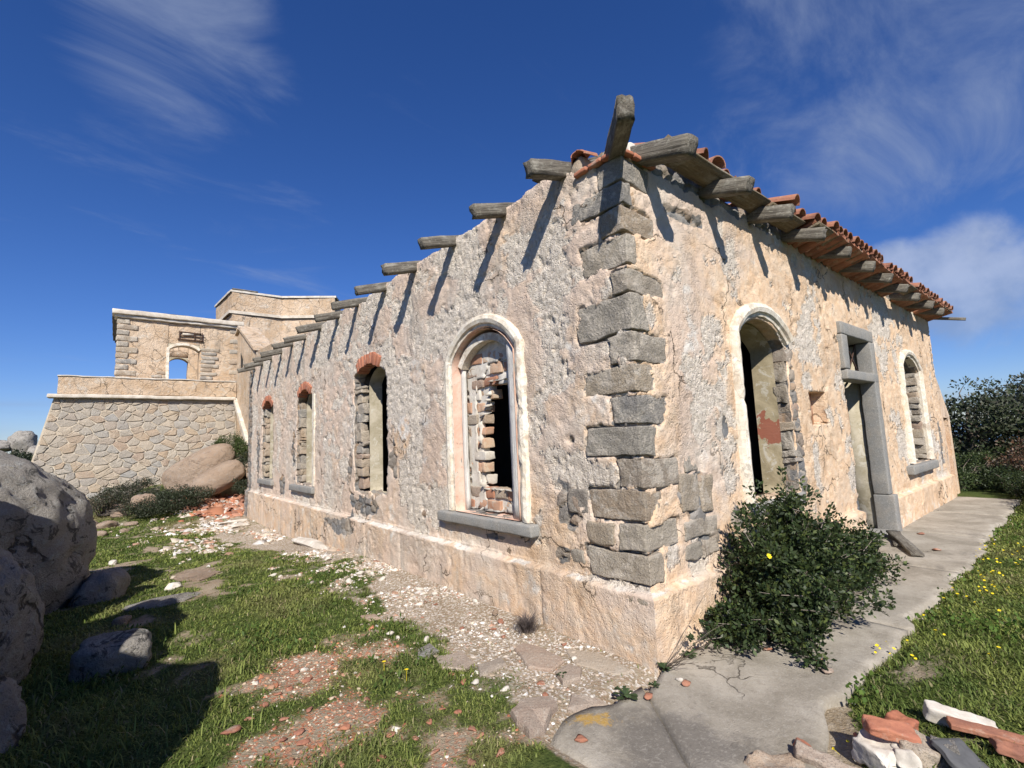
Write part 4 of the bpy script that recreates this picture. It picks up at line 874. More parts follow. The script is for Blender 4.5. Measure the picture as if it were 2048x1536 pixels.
timber('rafter', (10.95, .6, 3.93 + SL * .6), (11.03, -.62, 3.96 - SL * .5), .05, .06, MWOOD, ruin, 748, .005, 10)
timber('hip_rafter', (.9, .93, 4.16), (-.40, -.37, 3.90), .125, .17, MWOOD, ruin, 750, .012, 14, 1.0, .06, seg=(4, 4))
for j, (y00, wd) in enumerate([(-.15, .23), (.05, .18), (.26, .2), (.52, .2), (.78, .2), (1.04, .2), (1.3, .2)]):
    x = .33
    while x < 10.9:
        ln = rz.choice([.97, 1.94, .97, 1.94]); x1 = min(x + ln, 10.93); y0 = y00 - (.155 if (j == 0 and x > 3.0) else 0) + rz.uniform(-.015, .015)
        if x < 3.0 < x1: x1 = 3.15
        if not (j == 1 and x < 1.6):
            zc = 3.98 + SL * (y0) + .085
            timber('eave_board', (x + .01, y0, zc), (x1 - .01, y0 + rz.uniform(-.01, .01), zc + rz.uniform(0, .006)), wd - rz.uniform(.01, .03), .026, MBOARD, ruin, 760 + j * 13 + int(x * 3), .004, 10, 1.0, .02, roll=-math.atan(SL))
        x = x1
# brick course on the corner
for i in range(3):
    P, F = block((-.035, .02 + i * .155, 3.905 + .004 * (i % 2)), (.12, .165 + i * .155, 3.945 + .004 * (i % 2)), (3, 5, 3), .006, .01, 810 + i); mobj('brick', P, F, MBR, ruin)
    P, F = block((.0 + i * .155, -.04, 3.906 + .004 * (i % 2)), (.145 + i * .155, .015, 3.946 + .004 * (i % 2)), (5, 3, 3), .006, .01, 820 + i); mobj('brick', P, F, MBR, ruin)
for i, (x0, y0, z0, s) in enumerate([(.02, .42, 3.95, .16), (.16, .30, 3.95, .15), (.22, .05, 3.95, .19), (.10, .18, 3.95, .14), (.42, .02, 3.95, .10), (.55, .04, 4.0, .13), (.9, .03, 4.0, .1), (.75, .10, 4.0, .14), (1.02, .08, 4.0, .17), (.3, .3, 4.1, .16), (.05, .62, 4.02, .10)]):
    P, F = block((x0, y0, z0), (x0 + s, y0 + s * .9, z0 + s * .95), (5, 5, 5), .02, .04, 830 + i, 8.0); mobj('rubble_stone', P, F, MCHALK if i % 3 else MPAVE, ruin)
# ---- clay tiles
def tile_mesh(seed, L=.44, w0=.105, w1=.082, th=.013, broken=0.0):
    na, nl = 9, 5; V = []
    for s in (0, 1):
        for i in range(nl):
            for j in range(na):
                t = i / (nl - 1); a = math.pi * j / (na - 1); r = w0 + (w1 - w0) * t - s * th
                V.append((r * math.cos(a), t * L, r * .85 * math.sin(a)))
    V = np.array(V); V += .003 * np.stack([fbm(V * 12 + seed, 2, seed), fbm(V * 12 + 5, 2, seed + 1), fbm(V * 12 + 9, 2, seed + 2)], 1)
    if broken: V[:, 1] = np.where(V[:, 1] > L * .98, V[:, 1] - broken * (.5 + .5 * vn(V[:, :2] * 30, seed)), V[:, 1])
    A = grid_faces(nl, na); n = nl * na; F = list(map(tuple, A)) + [tuple(f[::-1] + n) for f in A]
    g = np.arange(n).reshape(nl, na); loop = list(g[:, 0]) + list(g[-1, 1:]) + list(g[::-1, -1][1:]) + list(g[0, ::-1][1:-1])
    for a, b in zip(loop, loop[1:] + loop[:1]): F.append((b, a, a + n, b + n))
    return make_mesh('roof_tile', V, F, recalc=True, mats=[MT])
TILES = [tile_mesh(i) for i in range(4)] + [tile_mesh(9, broken=.12)]
roof = put('roof', make_mesh('roof', *block((.6, 1.45, 4.45), (10.9, 1.50, 4.5), (2, 2, 2), 0, 0), mats=[MWOOD]), ruin); roof['label'] = 'remains of clay barrel tile roofing along the eave'
tilt = math.atan(SL)
def roof_z(y): return 3.98 + SL * y + .105
def tile(x, y, cover, lift=0.0, yaw=0.0, extra=0.0):
    z = roof_z(y) + (.060 if cover else .072) + lift
    o = put('roof_tile', TILES[rz.randrange(5)], roof, (x, y, z), (tilt - .03 + extra, 0 if cover else math.pi, yaw + (0 if cover else 0))); return o
x = 3.22
while x < 10.9:
    gap = (7.35 < x < 7.75) or (9.3 < x < 9.55)
    for row in range(3):
        y = -.445 + row * .36 + (.06 if x < 3.6 else 0)
        if gap and row == 0: continue
        if row or not (5.7 < x < 5.95): tile(x + rz.uniform(-.01, .01), y + rz.uniform(-.02, .02), True, rz.uniform(0, .012) + .004 * row, rz.uniform(-.03, .03))
        o = tile(x + .095, y + .04 + rz.uniform(-.02, .02), False, .015 + .004 * row, rz.uniform(-.02, .02))
    x += .195 + rz.uniform(-.006, .006)
for (x, y, cv, lf, yw) in [(.98, -.22, True, .02, .3), (1.12, -.12, False, .05, .1), (1.42, -.05, True, .0, -.15), (1.6, .05, False, .03, .0), (1.75, .02, True, .02, .05), (1.95, .1, False, .02, .05), (2.62, -.38, True, .06, .12), (.72, -.12, True, .01, .5), (.84, .0, False, .02, .2), (1.25, -.2, True, .05, -.2), (1.52, -.14, True, .02, .1), (1.86, -.17, True, .02, -.1), (2.18, -.16, True, .03, .15), (2.42, -.2, False, .03, 0), (2.85, -.25, True, .02, .06), (3.05, -.28, True, .03, 0), (1.68, -.2, False, .04, .1), (2.05, .0, True, .02, .0), (2.3, .05, False, .03, 0), (2.5, .02, True, .02, 0), (2.75, .0, False, .02, 0), (2.95, .02, True, .02, 0), (1.30, .15, False, .02, 0)]:
    tile(x, y, cv, lf, yw)
put('roof_tile', TILES[1], roof, (.16, .55, 4.09), (.05, .35, 2.2), (.8, .5, .6)); put('roof_tile', TILES[4], roof, (.14, .40, 4.10), (.0, -.2, 1.4), (.8, .4, .6))
# ---- lean-to stub at the far end of the right wall
us = np.linspace(10.985, 11.86, 40); zz = np.linspace(-.4, 2.7, 120); U, Z2 = np.meshgrid(us, zz, indexing='ij'); P2 = np.stack([U.ravel(), Z2.ravel()], 1)
stub = ruin
pts = [(10.985, -.4), (11.86, -.4), (11.86, 1.75), (11.45, 2.15), (10.985, 2.62)]
def prism(name, poly, d0, d1, kind, mat, parent, attrs=None, recalc=True):
    n = len(poly); f = side_L if kind == 'L' else side_R; pl = np.array(poly, float)
    V = np.concatenate([f(pl[:, 0], pl[:, 1], np.full(n, d0)), f(pl[:, 0], pl[:, 1], np.full(n, d1))]); F = [tuple(range(n)), tuple(range(2 * n - 1, n - 1, -1))] + [(i, (i + 1) % n, n + (i + 1) % n, n + i) for i in range(n)]
    a = None
    if attrs is not None: a = {'mask': np.tile(np.array([attrs]), (2 * n, 1)), 'cell': np.full(2 * n, .4)}
    return mobj(name, V, F, mat, parent, recalc=recalc, attrs=a)
prism('end_wall', [(10.985, -.4), (11.16, -.4), (11.16, 2.46), (10.985, 2.62)], .0, -.4, 'R', MP, ruin, (0, .6, .1, .1))
prism('end_wall', [(11.165, 1.72), (11.86, 1.70), (11.86, 1.76), (11.45, 2.15), (11.165, 2.455)], .002, -.4, 'R', MP, ruin, (0, .55, .1, .1))
prism('end_wall', [(11.62, -.4), (11.86, -.4), (11.86, 1.695), (11.62, 1.70)], .001, -.4, 'R', MP, ruin, (0, .7, .05, .1))
prism('end_wall', [(11.165, -.4), (11.615, -.4), (11.615, 1.70), (11.165, 1.71)], -.14, -.4, 'R', MPK, ruin)

# ------------------------------------------------------------------ fort behind: battered stone wall, parapet, house, tower, stair wall
FY = 20.0
def fort_face(x, z): return FY - .13 * (3.66 - z)          # batter of the stone face
fort = thing('fort_bastion', 'battered rubble-stone fort wall with white string course and plastered parapet', 'fort', (-2, 20, 0))
fp = [(-5.65, -1.0), (.66, -1.0), (.66, 3.66), (-4.74, 3.66)]
V = []; 
for (x, z) in fp: V.append((x, fort_face(x, z) + .010, z))
for (x, z) in fp: V.append((x, 26.0, z))
mobj('mortar_face', V, [(0, 1, 2, 3), (7, 6, 5, 4), (0, 4, 5, 1), (1, 5, 6, 2), (2, 6, 7, 3), (3, 7, 4, 0)], MMORT, fort, recalc=True)
def clip(poly, nrm, d):
    out = []
    for a, b in zip(poly, poly[1:] + poly[:1]):
        sa = a @ nrm - d; sb = b @ nrm - d
        if sa <= 0: out.append(a)
        if (sa < 0 < sb) or (sb < 0 < sa): out.append(a + (b - a) * (sa / (sa - sb)))
    return out
rf = np.random.RandomState(4)
# seeds, relaxed a little, wider than high
SXc = 1.35
def xl(z): return -4.74 - .195 * (3.66 - z)
seeds = []
zrow = .0
while zrow < 3.62:
    hh = rf.uniform(.15, .30); x = xl(zrow) + .1
    while x < .60:
        seeds.append((x + rf.uniform(-.08, .08), min(zrow + hh / 2 + rf.uniform(-.11, .11), 3.58))); x += rf.choice([rf.uniform(.14, .26), rf.uniform(.28, .52)], p=[.4, .6])
    zrow += hh
seeds = np.array([s for s in seeds if s[1] > -.05 and not (s[0] > -1.0 and s[1] < .35)])
S2 = seeds * [1 / SXc, 1.0]
for i, s in enumerate(S2):
    dd = np.hypot(*(S2 - s).T); nb = np.argsort(dd)[1:16]
    poly = [np.array(v) * [1 / SXc, 1] for v in [(xl(-.1) + .02, -.25), (.64, -.25), (.64, 3.64), (xl(3.64) + .02, 3.64)]]
    for j in nb:
        nrm = S2[j] - s; L = np.linalg.norm(nrm); nrm = nrm / L; poly = clip(poly, nrm, nrm @ (S2[j] + s) / 2)
        if len(poly) < 3: break
    if len(poly) < 3: continue
    q = np.array(poly) * [SXc, 1]; c = q.mean(0)
    # round the outline: chop the corners
    q2 = []
    for a, b in zip(q, np.roll(q, -1, 0)): q2 += [a + (b - a) * .13, a + (b - a) * .87]
    q = np.array(q2); ext = np.hypot(*(q - c).T); q = c + (q - c) * (1 - .010 / np.maximum(ext, .05))[:, None] * (1 + .045 * rf.randn(len(q), 1).clip(-1, 1))
    n = len(q); pr = .008 + .024 * rf.rand(); q3 = c + (q - c) * .86
    ring0 = np.stack([q[:, 0], fort_face(q[:, 0], q[:, 1]) + .035, q[:, 1]], 1); ring1 = np.stack([q[:, 0], fort_face(q[:, 0], q[:, 1]) + .004 - pr * .4, q[:, 1]], 1)
    ring2 = np.stack([q3[:, 0], fort_face(q3[:, 0], q3[:, 1]) - pr + .008 * rf.randn(n), q3[:, 1]], 1); ctr = np.array([[c[0], fort_face(c[0], c[1]) - pr - .006, c[1]]])
    F = []
    for k in range(2): F += [(k * n + a, k * n + (a + 1) % n, (k + 1) * n + (a + 1) % n, (k + 1) * n + a) for a in range(n)]
    F += [(2 * n + a, 2 * n + (a + 1) % n, 3 * n) for a in range(n)]

    mobj('stone', np.concatenate([ring0, ring1, ring2, ctr]), F, MF, fort, recalc=False)
def rough_prism(name, lo, hi, n, mat, parent, seed, rough=.015, rnd=.02, freq=3.0):
    P, F = block(lo, hi, n, rough, rnd, seed, freq); return mobj(name, P, F, mat, parent)
rough_prism('parapet', (-4.66, 19.93, 3.80), (.66, 20.45, 4.40), (40, 4, 8), MFP, fort, 901)
rough_prism('string_course', (-4.90, 19.80, 3.665), (.62, 20.3, 3.79), (40, 4, 4), MDULL, fort, 902, .012)
rough_prism('coping', (-4.70, 19.90, 4.405), (.62, 20.5, 4.45), (40, 4, 3), MCHALK, fort, 903, .02)
rough_prism('terrace', (-4.6, 20.46, 4.2), (5.5, 27, 4.40), (3, 3, 2), MFP, fort, 904, 0, 0)

house = thing('fort_house', 'roofless plastered house with grey corner stones and see-through window on the fort', 'house', (-1, 22, 4.4))
hx0, hx1, hy0, hy1, hz0, hz1 = -3.18, .95, 21.0, 26.4, 4.40, 6.86
wx0, wx1, wzs, wzt = -1.60, -.52, 5.80, 6.0
def hwall(x0, x1, y0, y1, z0, z1, seed): return rough_prism('wall', (x0, y0, z0), (x1, y1, z1), (max(2, int((x1 - x0) / .2)), max(2, int((y1 - y0) / .3)), max(2, int((z1 - z0) / .2))), MFP, house, seed, .018, .015, 2.5)
hwall(hx0, wx0, hy0, hy0 + .55, hz0, hz1, 910); hwall(wx1, hx1, hy0, hy0 + .55, hz0, hz1, 911); hwall(wx0 + .003, wx1 - .003, hy0 + .004, hy0 + .55, 6.02, hz1 - .003, 912)
hwall(hx0 + .003, -1.22, hy1 - .5, hy1, hz0, hz1, 913); hwall(-.47, hx1, hy1 - .5, hy1, hz0, hz1, 914); hwall(-1.217, -.473, hy1 - .497, hy1, 6.27, hz1 - .003, 915)
hwall(hx0, hx0 + .5, hy0 + .553, hy1 - .503, hz0, hz1, 916); hwall(hx1 - .5, hx1, hy0 + .553, hy1 - .503, hz0, hz1, 917)
hw = sweep('window', [(u, z) for (u, z) in arch_path(wx0 + .02, wx1 - .02, 4.42, wzs, wzt, 12, left=True, right=False)], [(-.03, -21.2), (-.03, -20.95), (.07, -20.95), (.07, -21.2)], 'R', MW, house, 77, .01); hw['label'] = 'arched window with sky showing through'
def arch_head(x0, x1, zs_, zt, ztop, y0, y1, mat, parent):
    ar = arch_poly(x0, x1, zs_ - .01, zs_, zt, 10)[2:]; poly = [(x0, ztop), (x1, ztop)] + ar
    n = len(poly); V = [(u, y0, z) for u, z in poly] + [(u, y1, z) for u, z in poly]; F = [tuple(range(n)), tuple(range(2 * n - 1, n - 1, -1))] + [(i, (i + 1) % n, n + (i + 1) % n, n + i) for i in range(n)]
    return mobj('arch_head', V, F, mat, parent, recalc=True)
arch_head(-1.215, -.475, 6.08, 6.25, 6.268, hy1 - .49, hy1 - .01, MIN, hw)
arch_head(wx0 + .004, wx1 - .004, 5.78, 5.99, 6.018, hy0 + .01, hy0 + .54, MIN, hw)
for i in range(11):
    z0 = 4.42 + i * .222; l = .62 if i % 2 else .36
    rough_prism('quoin_stone', (hx0 - .025, hy0 - .03, z0), (hx0 + l, hy0 + .3, z0 + .205), (6, 4, 4), MQ, house, 930 + i, .018, .03, 6)
    if i % 2 == 0: rough_prism('quoin_stone', (hx1 - .42, hy0 - .02, z0), (hx1 + .02, hy0 + .3, z0 + .2), (6, 4, 4), MF, house, 950 + i, .018, .03, 6)
for i in range(9):
    rr = random.Random(970 + i); z0 = 4.42 + i * .17; rough_prism('rubble_stone', (wx1 + .02, hy0 - .03, z0), (wx1 + rr.uniform(.38, .72), hy0 + .2, z0 + .155), (5, 4, 4), MQ, house, 970 + i, .02, .04, 6)
for i, (x0, z0, w_, h_) in enumerate([(-2.3, 4.43, .5, .15), (-1.75, 4.44, .12, .3), (-2.1, 4.6, .35, .13), (-2.75, 4.42, .4, .12), (-1.95, 4.75, .3, .12)]): rough_prism('rubble_stone', (x0, hy0 - .022, z0), (x0 + w_, hy0 + .2, z0 + h_), (5, 4, 4), MQ, house, 985 + i, .02, .03, 6)
rough_prism('cornice', (-3.36, 20.80, 6.98), (1.05, 21.4, 7.16), (30, 4, 4), MDULL, house, 905, .012); rough_prism('cornice_bed', (-3.28, 20.88, 6.865), (1.0, 21.4, 6.975), (30, 4, 4), MCHALK, house, 906, .02)
rough_prism('cornice', (-3.36, 21.405, 6.98), (-3.0, 26.6, 7.15), (4, 24, 4), MSLATE, house, 907, .012)  # side return and its bed coloured dark to stand for the shaded underside
rough_prism('cornice_bed', (-3.28, 21.405, 6.865), (-3.0, 26.5, 6.975), (4, 24, 4), MSLATE, house, 908, .012)
timber('roof_sheet', (-2.2, 21.6, 7.20), (.95, 21.5, 7.16), 1.2, .03, MSLATE, house, 81, .01, 8); timber('roof_sheet', (-1.3, 21.9, 7.33), (.9, 21.3, 7.2), .5, .05, MSLATE, house, 82, .01, 8)
fr = timber('sign_frame', (-1.30, 20.96, 6.22), (-.42, 20.96, 6.20), .04, .05, MIRON, house, 83, .003, 6)
timber('frame_bar', (-1.22, 20.96, 6.52), (-.50, 20.96, 6.50), .04, .045, MIRON, fr, 84, .003, 6); timber('frame_bar', (-1.25, 20.96, 6.37), (-.45, 20.96, 6.36), .04, .03, MIRON, fr, 85, .003, 6)
for xx in (-1.24, -.72, -.46): timber('frame_bar', (xx, 20.955, 6.18), (xx, 20.955, 6.54), .035, .03, MIRON, fr, 86, .003, 5)
box('sign_board', (-1.14, 20.955, 6.40), (-.76, 20.965, 6.50), MW, fr)

tower = thing('fort_tower', 'tall plastered fort tower with string course, highest block behind the long wall', 'tower', (3, 24, 4.4))
# plan outline of the tower, faceted like a casemate
plan = [(.93, 23.05), (3.12, 23.0), (5.2, 21.6), (6.0, 23.0), (6.0, 26.3), (.72, 26.3)]
def plan_prism(name, plan, z0, z1, mat, parent, off=0.0, seed=0):
    pl = np.array(plan); c = pl.mean(0); d = pl - c; pl = c + d * (1 + off / np.linalg.norm(d, axis=1, keepdims=True)); dense = np.array(densify([tuple(p) for p in pl] + [tuple(pl[0])], .25))[:-1]; n = len(dense); k = max(2, int((z1 - z0) / .2)); V = []
    for i in range(k + 1):
        z = z0 + (z1 - z0) * i / k; q = np.concatenate([dense, np.full((n, 1), z)], 1); q = q + .02 * np.stack([fbm(q * 2.5, 3, seed), fbm(q * 2.5 + 7, 3, seed + 1), 0 * q[:, 0]], 1); V.append(q)
    V.append(np.array([[c[0], c[1], z1]])); F = []
    for i in range(k): F += [(i * n + a, i * n + (a + 1) % n, (i + 1) * n + (a + 1) % n, (i + 1) * n + a) for a in range(n)]
    F += [(k * n + a, k * n + (a + 1) % n, (k + 1) * n) for a in range(n)]
    return mobj(name, np.concatenate(V), F, mat, parent, recalc=True)
plan_prism('lower_wall', plan, 4.3, 8.05, MFP, tower, 0, 51); plan_prism('string_course', plan, 8.06, 8.2, MDULL, tower, .14, 52); plan_prism('upper_wall', plan, 8.21, 9.10, MFP, tower, .02, 53); plan_prism('coping', plan, 9.105, 9.2, MCHALK, tower, .10, 54)
timber('roof_beam', (.9, 23.05, 9.24), (2.0, 23.0, 9.24), .1, .06, MWOOD, tower, 87)

stair = thing('stair_wall', 'sloping plastered stair wall between the long ruin and the fort', 'wall', (.8, 17, 0))
def prism_x(name, poly, x0, x1, mat, seed):
    poly = densify(list(poly) + [poly[0]], .4)[:-1]; n = len(poly); V = np.array([(x0, y, z) for y, z in poly] + [(x1, y, z) for y, z in poly]); V[:, 0] += .012 * vn(V * 3, seed)
    return mobj(name, V, [tuple(range(n)), tuple(range(2 * n - 1, n - 1, -1))] + [(i, (i + 1) % n, n + (i + 1) % n, n + i) for i in range(n)], mat, stair, recalc=True)
prism_x('wall', [(14.32, -.3), (20.05, -.3), (20.05, 6.3), (19.45, 6.5), (16.6, 5.1), (14.32, 5.0)], .68, 1.2, MFP, 61)
prism_x('coping', [(20.1, 6.36), (19.5, 6.56), (16.5, 5.16), (16.5, 5.26), (19.5, 6.68), (20.1, 6.46)], .58, 1.3, MFP, 62)
prism_x('string_course', [(20.0, 3.66), (20.0, 3.80), (17.35, 2.02), (17.35, 1.84)], .55, .675, MDULL, 63)
prism_x('corbel', [(17.33, 1.84), (17.33, 2.0), (17.1, 2.0), (17.1, 1.84)], .50, .672, MW, 64)
prism_x('niche', [(19.2, 4.9), (19.2, 5.5), (18.8, 5.2), (18.8, 4.9)], .66, .67, MDK, 65)  # flat dark plate on the wall face in place of a shaded hole

# ------------------------------------------------------------------ boulders
def ico(sub):
    bm = bmesh.new(); bmesh.ops.create_icosphere(bm, subdivisions=sub, radius=1.0); bm.verts.ensure_lookup_table()
    v = np.array([x.co[:] for x in bm.verts]); f = np.array([[y.index for y in x.verts] for x in bm.faces]); bm.free(); return v, f
ICO = {k: ico(k) for k in (2, 3, 4, 5, 6)}
def boulder(c, r, seed, sub=5, rotz=0.0, tilt=0.0, lump=.22, cuts=4, fine=.034, sq=2.6):
    v, f = ICO[sub]; v = v.copy(); rs = np.random.RandomState(seed)
    # super-ellipsoid, cut by a few joint planes, then weathered
    v = v / (np.abs(v) ** sq).sum(1, keepdims=True) ** (1 / sq)
    for _ in range(cuts):
        n = rs.randn(3); n /= np.linalg.norm(n); d = rs.uniform(.62, .9); s = v @ n; over = np.maximum(s - d, 0); v = v - (over * .85)[:, None] * n
    v = v * (1 + lump * fbm(v * 1.1 + seed, 3, seed)[:, None] + fine * 2 * fbm(v * 4 + seed, 4, seed + 5)[:, None] + fine * 1.0 * fbm(v * 12, 4, seed + 7)[:, None] - fine * .9 * sst(fbm(v * 5, 3, seed + 9), .2, .45)[:, None])
    v = v * np.array(r); ct, st = math.cos(tilt), math.sin(tilt); v = np.stack([v[:, 0] * ct + v[:, 2] * st, v[:, 1], -v[:, 0] * st + v[:, 2] * ct], 1)
    cz, sz = math.cos(rotz), math.sin(rotz); v = np.stack([v[:, 0] * cz - v[:, 1] * sz, v[:, 0] * sz + v[:, 1] * cz, v[:, 2]], 1)
    return v + np.array(c), f
def add_boulder(name, label, c, r, seed, mat, group=None, cat='boulder', **kw):
    v, f = boulder(c, r, seed, **kw); o = mobj(name, v, f, mat, smooth=True); return tag(o, label, cat, group)
BG = 'granite boulders at the left'
add_boulder('boulder', 'largest lichen-covered granite boulder at the left edge, sunlit crown', (-4.75, 5.9, .55), (1.50, 1.35, 1.30), 3, MBO, BG, sub=6, rotz=.3, cuts=2, lump=.12, fine=.026)
add_boulder('boulder', 'grey boulder at the left edge in front of the largest one', (-4.22, 3.05, .40), (.72, .70, .66), 8, MBO, BG, sub=6, rotz=.5, cuts=2, lump=.12, fine=.028)
add_boulder('boulder', 'dark shaded boulder in the lower left corner', (-3.93, 1.95, .08), (.50, .50, .38), 12, MBO, BG, sub=6, cuts=2, lump=.14, fine=.03)
add_boulder('boulder', 'tall boulder just outside the left edge, casting the long shadow', (-4.55, .35, .95), (.82, 1.05, 1.45), 15, MBO, BG, sub=5, rotz=.2)
add_boulder('boulder', 'tall boulder left of the grey one, outside the picture', (-5.0, 3.35, 1.05), (1.0, .95, 1.5), 17, MBO, BG, sub=5)
add_boulder('boulder', 'upright boulder beside the dark corner boulder, outside the picture', (-4.72, 1.70, 1.0), (.82, .85, 1.75), 19, MBO, BG, sub=5)
def stone_at(px_, py_, r, seed, label, mat=MBO, z=0.0, name='fieldstone', cat='stone', sink=.25, group='loose stones on the grass', **kw):
    q = gp(px_, py_, z); q = gp(px_, py_, Hs(q[0], q[1])); return add_boulder(name, label, (q[0], q[1], Hs(q[0], q[1]) + r[2] * (1 - 2 * sink)), r, seed, mat, group, cat, sub=4, **kw)
stone_at(225, 1338, (.24, .18, .18), 21, 'rounded grey stone lying in the boulder shadow')
stone_at(245, 1248, (.075, .055, .05), 23, 'small cream stone at the edge of the boulder shadow', MBT)
stone_at(205, 1198, (.27, .30, .27), 24, 'flat dark rock tucked against the largest boulder', sink=.35)
stone_at(322, 1206, (.34, .18, .03), 25, 'flat pale slab of rock lying in the sunlit grass', sink=.3)
stone_at(345, 1178, (.09, .06, .05), 26, 'small white stone behind the flat slab', MCHALK)
stone_at(395, 1148, (.26, .36, .03), 27, 'thin tan rock sheet flush with the grass', MBT)
stone_at(225, 1117, (.06, .08, .05), 28, 'little pale stone on top of the dark rock', MCHALK, z=.12)
# tan boulders and scrub below the fort
add_boulder('boulder', 'large smooth tan boulder leaning on the fort wall', (-.80, 17.6, 1.12), (1.15, .9, .52), 31, MBT, None, sub=5, tilt=-.52, lump=.08, cuts=1, fine=.008)
add_boulder('boulder', 'second tan boulder overhanging dark shade, in front of the large smooth one', (-.42, 16.3, .74), (.82, .62, .40), 32, MBT, None, sub=5, tilt=-.50, lump=.08, cuts=1, fine=.008)
add_boulder('boulder', 'small round tan boulder among the low scrub', (-2.35, 15.4, .24), (.33, .3, .28), 33, MBT, None, sub=4, lump=.1, cuts=1)
add_boulder('fieldstone', 'tiny pale stone perched on the overhanging boulder', (-.10, 15.95, 1.12), (.12, .1, .1), 34, MBT, None, 'stone', sub=3)
add_boulder('fieldstone', 'upright pale stone beside the far end of the long wall', (.45, 16.2, .95), (.14, .15, .3), 35, MBT, None, 'stone', sub=4)
ORD = ['first', 'second', 'third', 'fourth', 'fifth', 'sixth', 'seventh', 'eighth', 'ninth', 'tenth', 'eleventh', 'twelfth']
FR = 'stones along the foot of the fort wall'
for i, (x, y, s) in enumerate(sorted([(-3.55, 15.2, .24), (-3.15, 14.6, .2), (-3.7, 16.2, .2), (-2.9, 15.9, .17), (-4.0, 14.3, .22), (-3.3, 13.4, .14), (-2.65, 14.4, .12), (-3.8, 17.5, .26), (-3.2, 17.9, .2), (-2.8, 13.6, .1), (-3.0, 16.9, .22), (-3.6, 18.5, .3)], key=lambda v: v[1])):
    add_boulder('fieldstone', '%s pale stone in the scatter below the fort wall, counted from the near side' % ORD[i], (x, y, Hs(x, y) + s * .25), (s * 1.2, s, s * .6), 41 + i, MBT, FR, 'stone', sub=3, rotz=i)
# far hill rocks
for i, (x, y, z, r, lab) in enumerate([(-9.6, 60, 3.2, (.95, 1.0, 1.15), 'peaked grey rock on the far hill'), (-11.2, 60, 2.9, (1.0, 1.0, .6), 'rounded grey rock on the far hill, left of the peaked one'), (-13.2, 61, 3.0, (1.3, 1.2, .5), 'low grey outcrop on the far hill near the picture edge'), (-8.6, 59, 2.2, (.7, .8, .7), 'small dark rock on the far hill beside the fort edge')]):
    add_boulder('hill_rock', lab, (x, y, z), r, 71 + i, MBO, 'rocks on the far hill', 'rock', sub=4)

# ------------------------------------------------------------------ plants
def leaf_quads(P, size, rs, up=.3, aspect=.5, dirs=None):
    n = len(P); d = rs.randn(n, 3) if dirs is None else dirs + .55 * rs.randn(n, 3); d[:, 2] += up; d /= np.linalg.norm(d, axis=1, keepdims=True)
    s = rs.randn(n, 3); s -= (s * d).sum(1, keepdims=True) * d; s /= np.linalg.norm(s, axis=1, keepdims=True); L = size * rs.uniform(.6, 1.3, (n, 1)); nrm = np.cross(d, s)
    a = P; b = P + d * L * .5 + s * L * aspect * .5 + nrm * L * .06; c = P + d * L; e = P + d * L * .5 - s * L * aspect * .5 + nrm * L * .06
    V = np.stack([a, b, c, e], 1).reshape(-1, 3); F = np.arange(4 * n).reshape(n, 4); return V, F
def foliage(name, parent, P, size, seed, cols, mat=None, up=.3, aspect=.5, dirs=None):
    rs = np.random.RandomState(seed); V, F = leaf_quads(P, size, rs, up, aspect, dirs); n = len(P); cols = np.array(cols)
    k = rs.randint(0, len(cols), n); c = cols[k] * rs.uniform(.7, 1.3, (n, 1)); C = np.repeat(c, 4, 0)
    return mobj(name, V, F, mat or MLEAF, parent, attrs={'col': C})
def tube(pts, radii, k=6):
    pts = np.array(pts, float); n = len(pts); V = []; tg = np.gradient(pts, axis=0)
    for i in range(n):
        t = tg[i] / np.linalg.norm(tg[i]); a = np.cross(t, [0, 0, 1.0]) if abs(t[2]) < .9 else np.cross(t, [1.0, 0, 0]); a /= np.linalg.norm(a); b = np.cross(t, a)
        for j in range(k): th = 2 * math.pi * j / k; V.append(pts[i] + radii[i] * (a * math.cos(th) + b * math.sin(th)))
    F = [(i * k + j, i * k + (j + 1) % k, (i + 1) * k + (j + 1) % k, (i + 1) * k + j) for i in range(n - 1) for j in range(k)] + [tuple(range(k))[::-1], tuple((n - 1) * k + j for j in range(k))]
    return np.array(V), F
def join(parts):
    V = []; F = []; o = 0
    for v, f in parts: V.append(v); F += [tuple(int(i) + o for i in x) for x in f]; o += len(v)
    return np.concatenate(V), F
def twigs(base, tips, seed, r0=.012, wob=.06):
    rs = np.random.RandomState(seed); parts = []
    for t in tips:
        p0 = np.array(base) + rs.randn(3) * [.05, .05, 0]; m = np.linspace(0, 1, 6)[:, None]; pts = p0 + (np.array(t) - p0) * m; pts[1:-1] += rs.randn(4, 3) * wob * np.linalg.norm(np.array(t) - p0) * .5; pts[:, 2] += .12 * np.sin(m[:, 0] * math.pi) * np.linalg.norm(np.array(t) - p0) * .3
        parts.append(tube(pts, np.linspace(r0, r0 * .25, 6), 5))
    return join(parts)
def clumps(centers, rad, per, rs, flat=.8):
    C = np.repeat(np.array(centers), per, 0); d = rs.randn(len(C), 3); d /= np.linalg.norm(d, axis=1, keepdims=True); r = rad * rs.rand(len(C), 1) ** .45
    P = C + d * r * [1, 1, flat]; return P, d
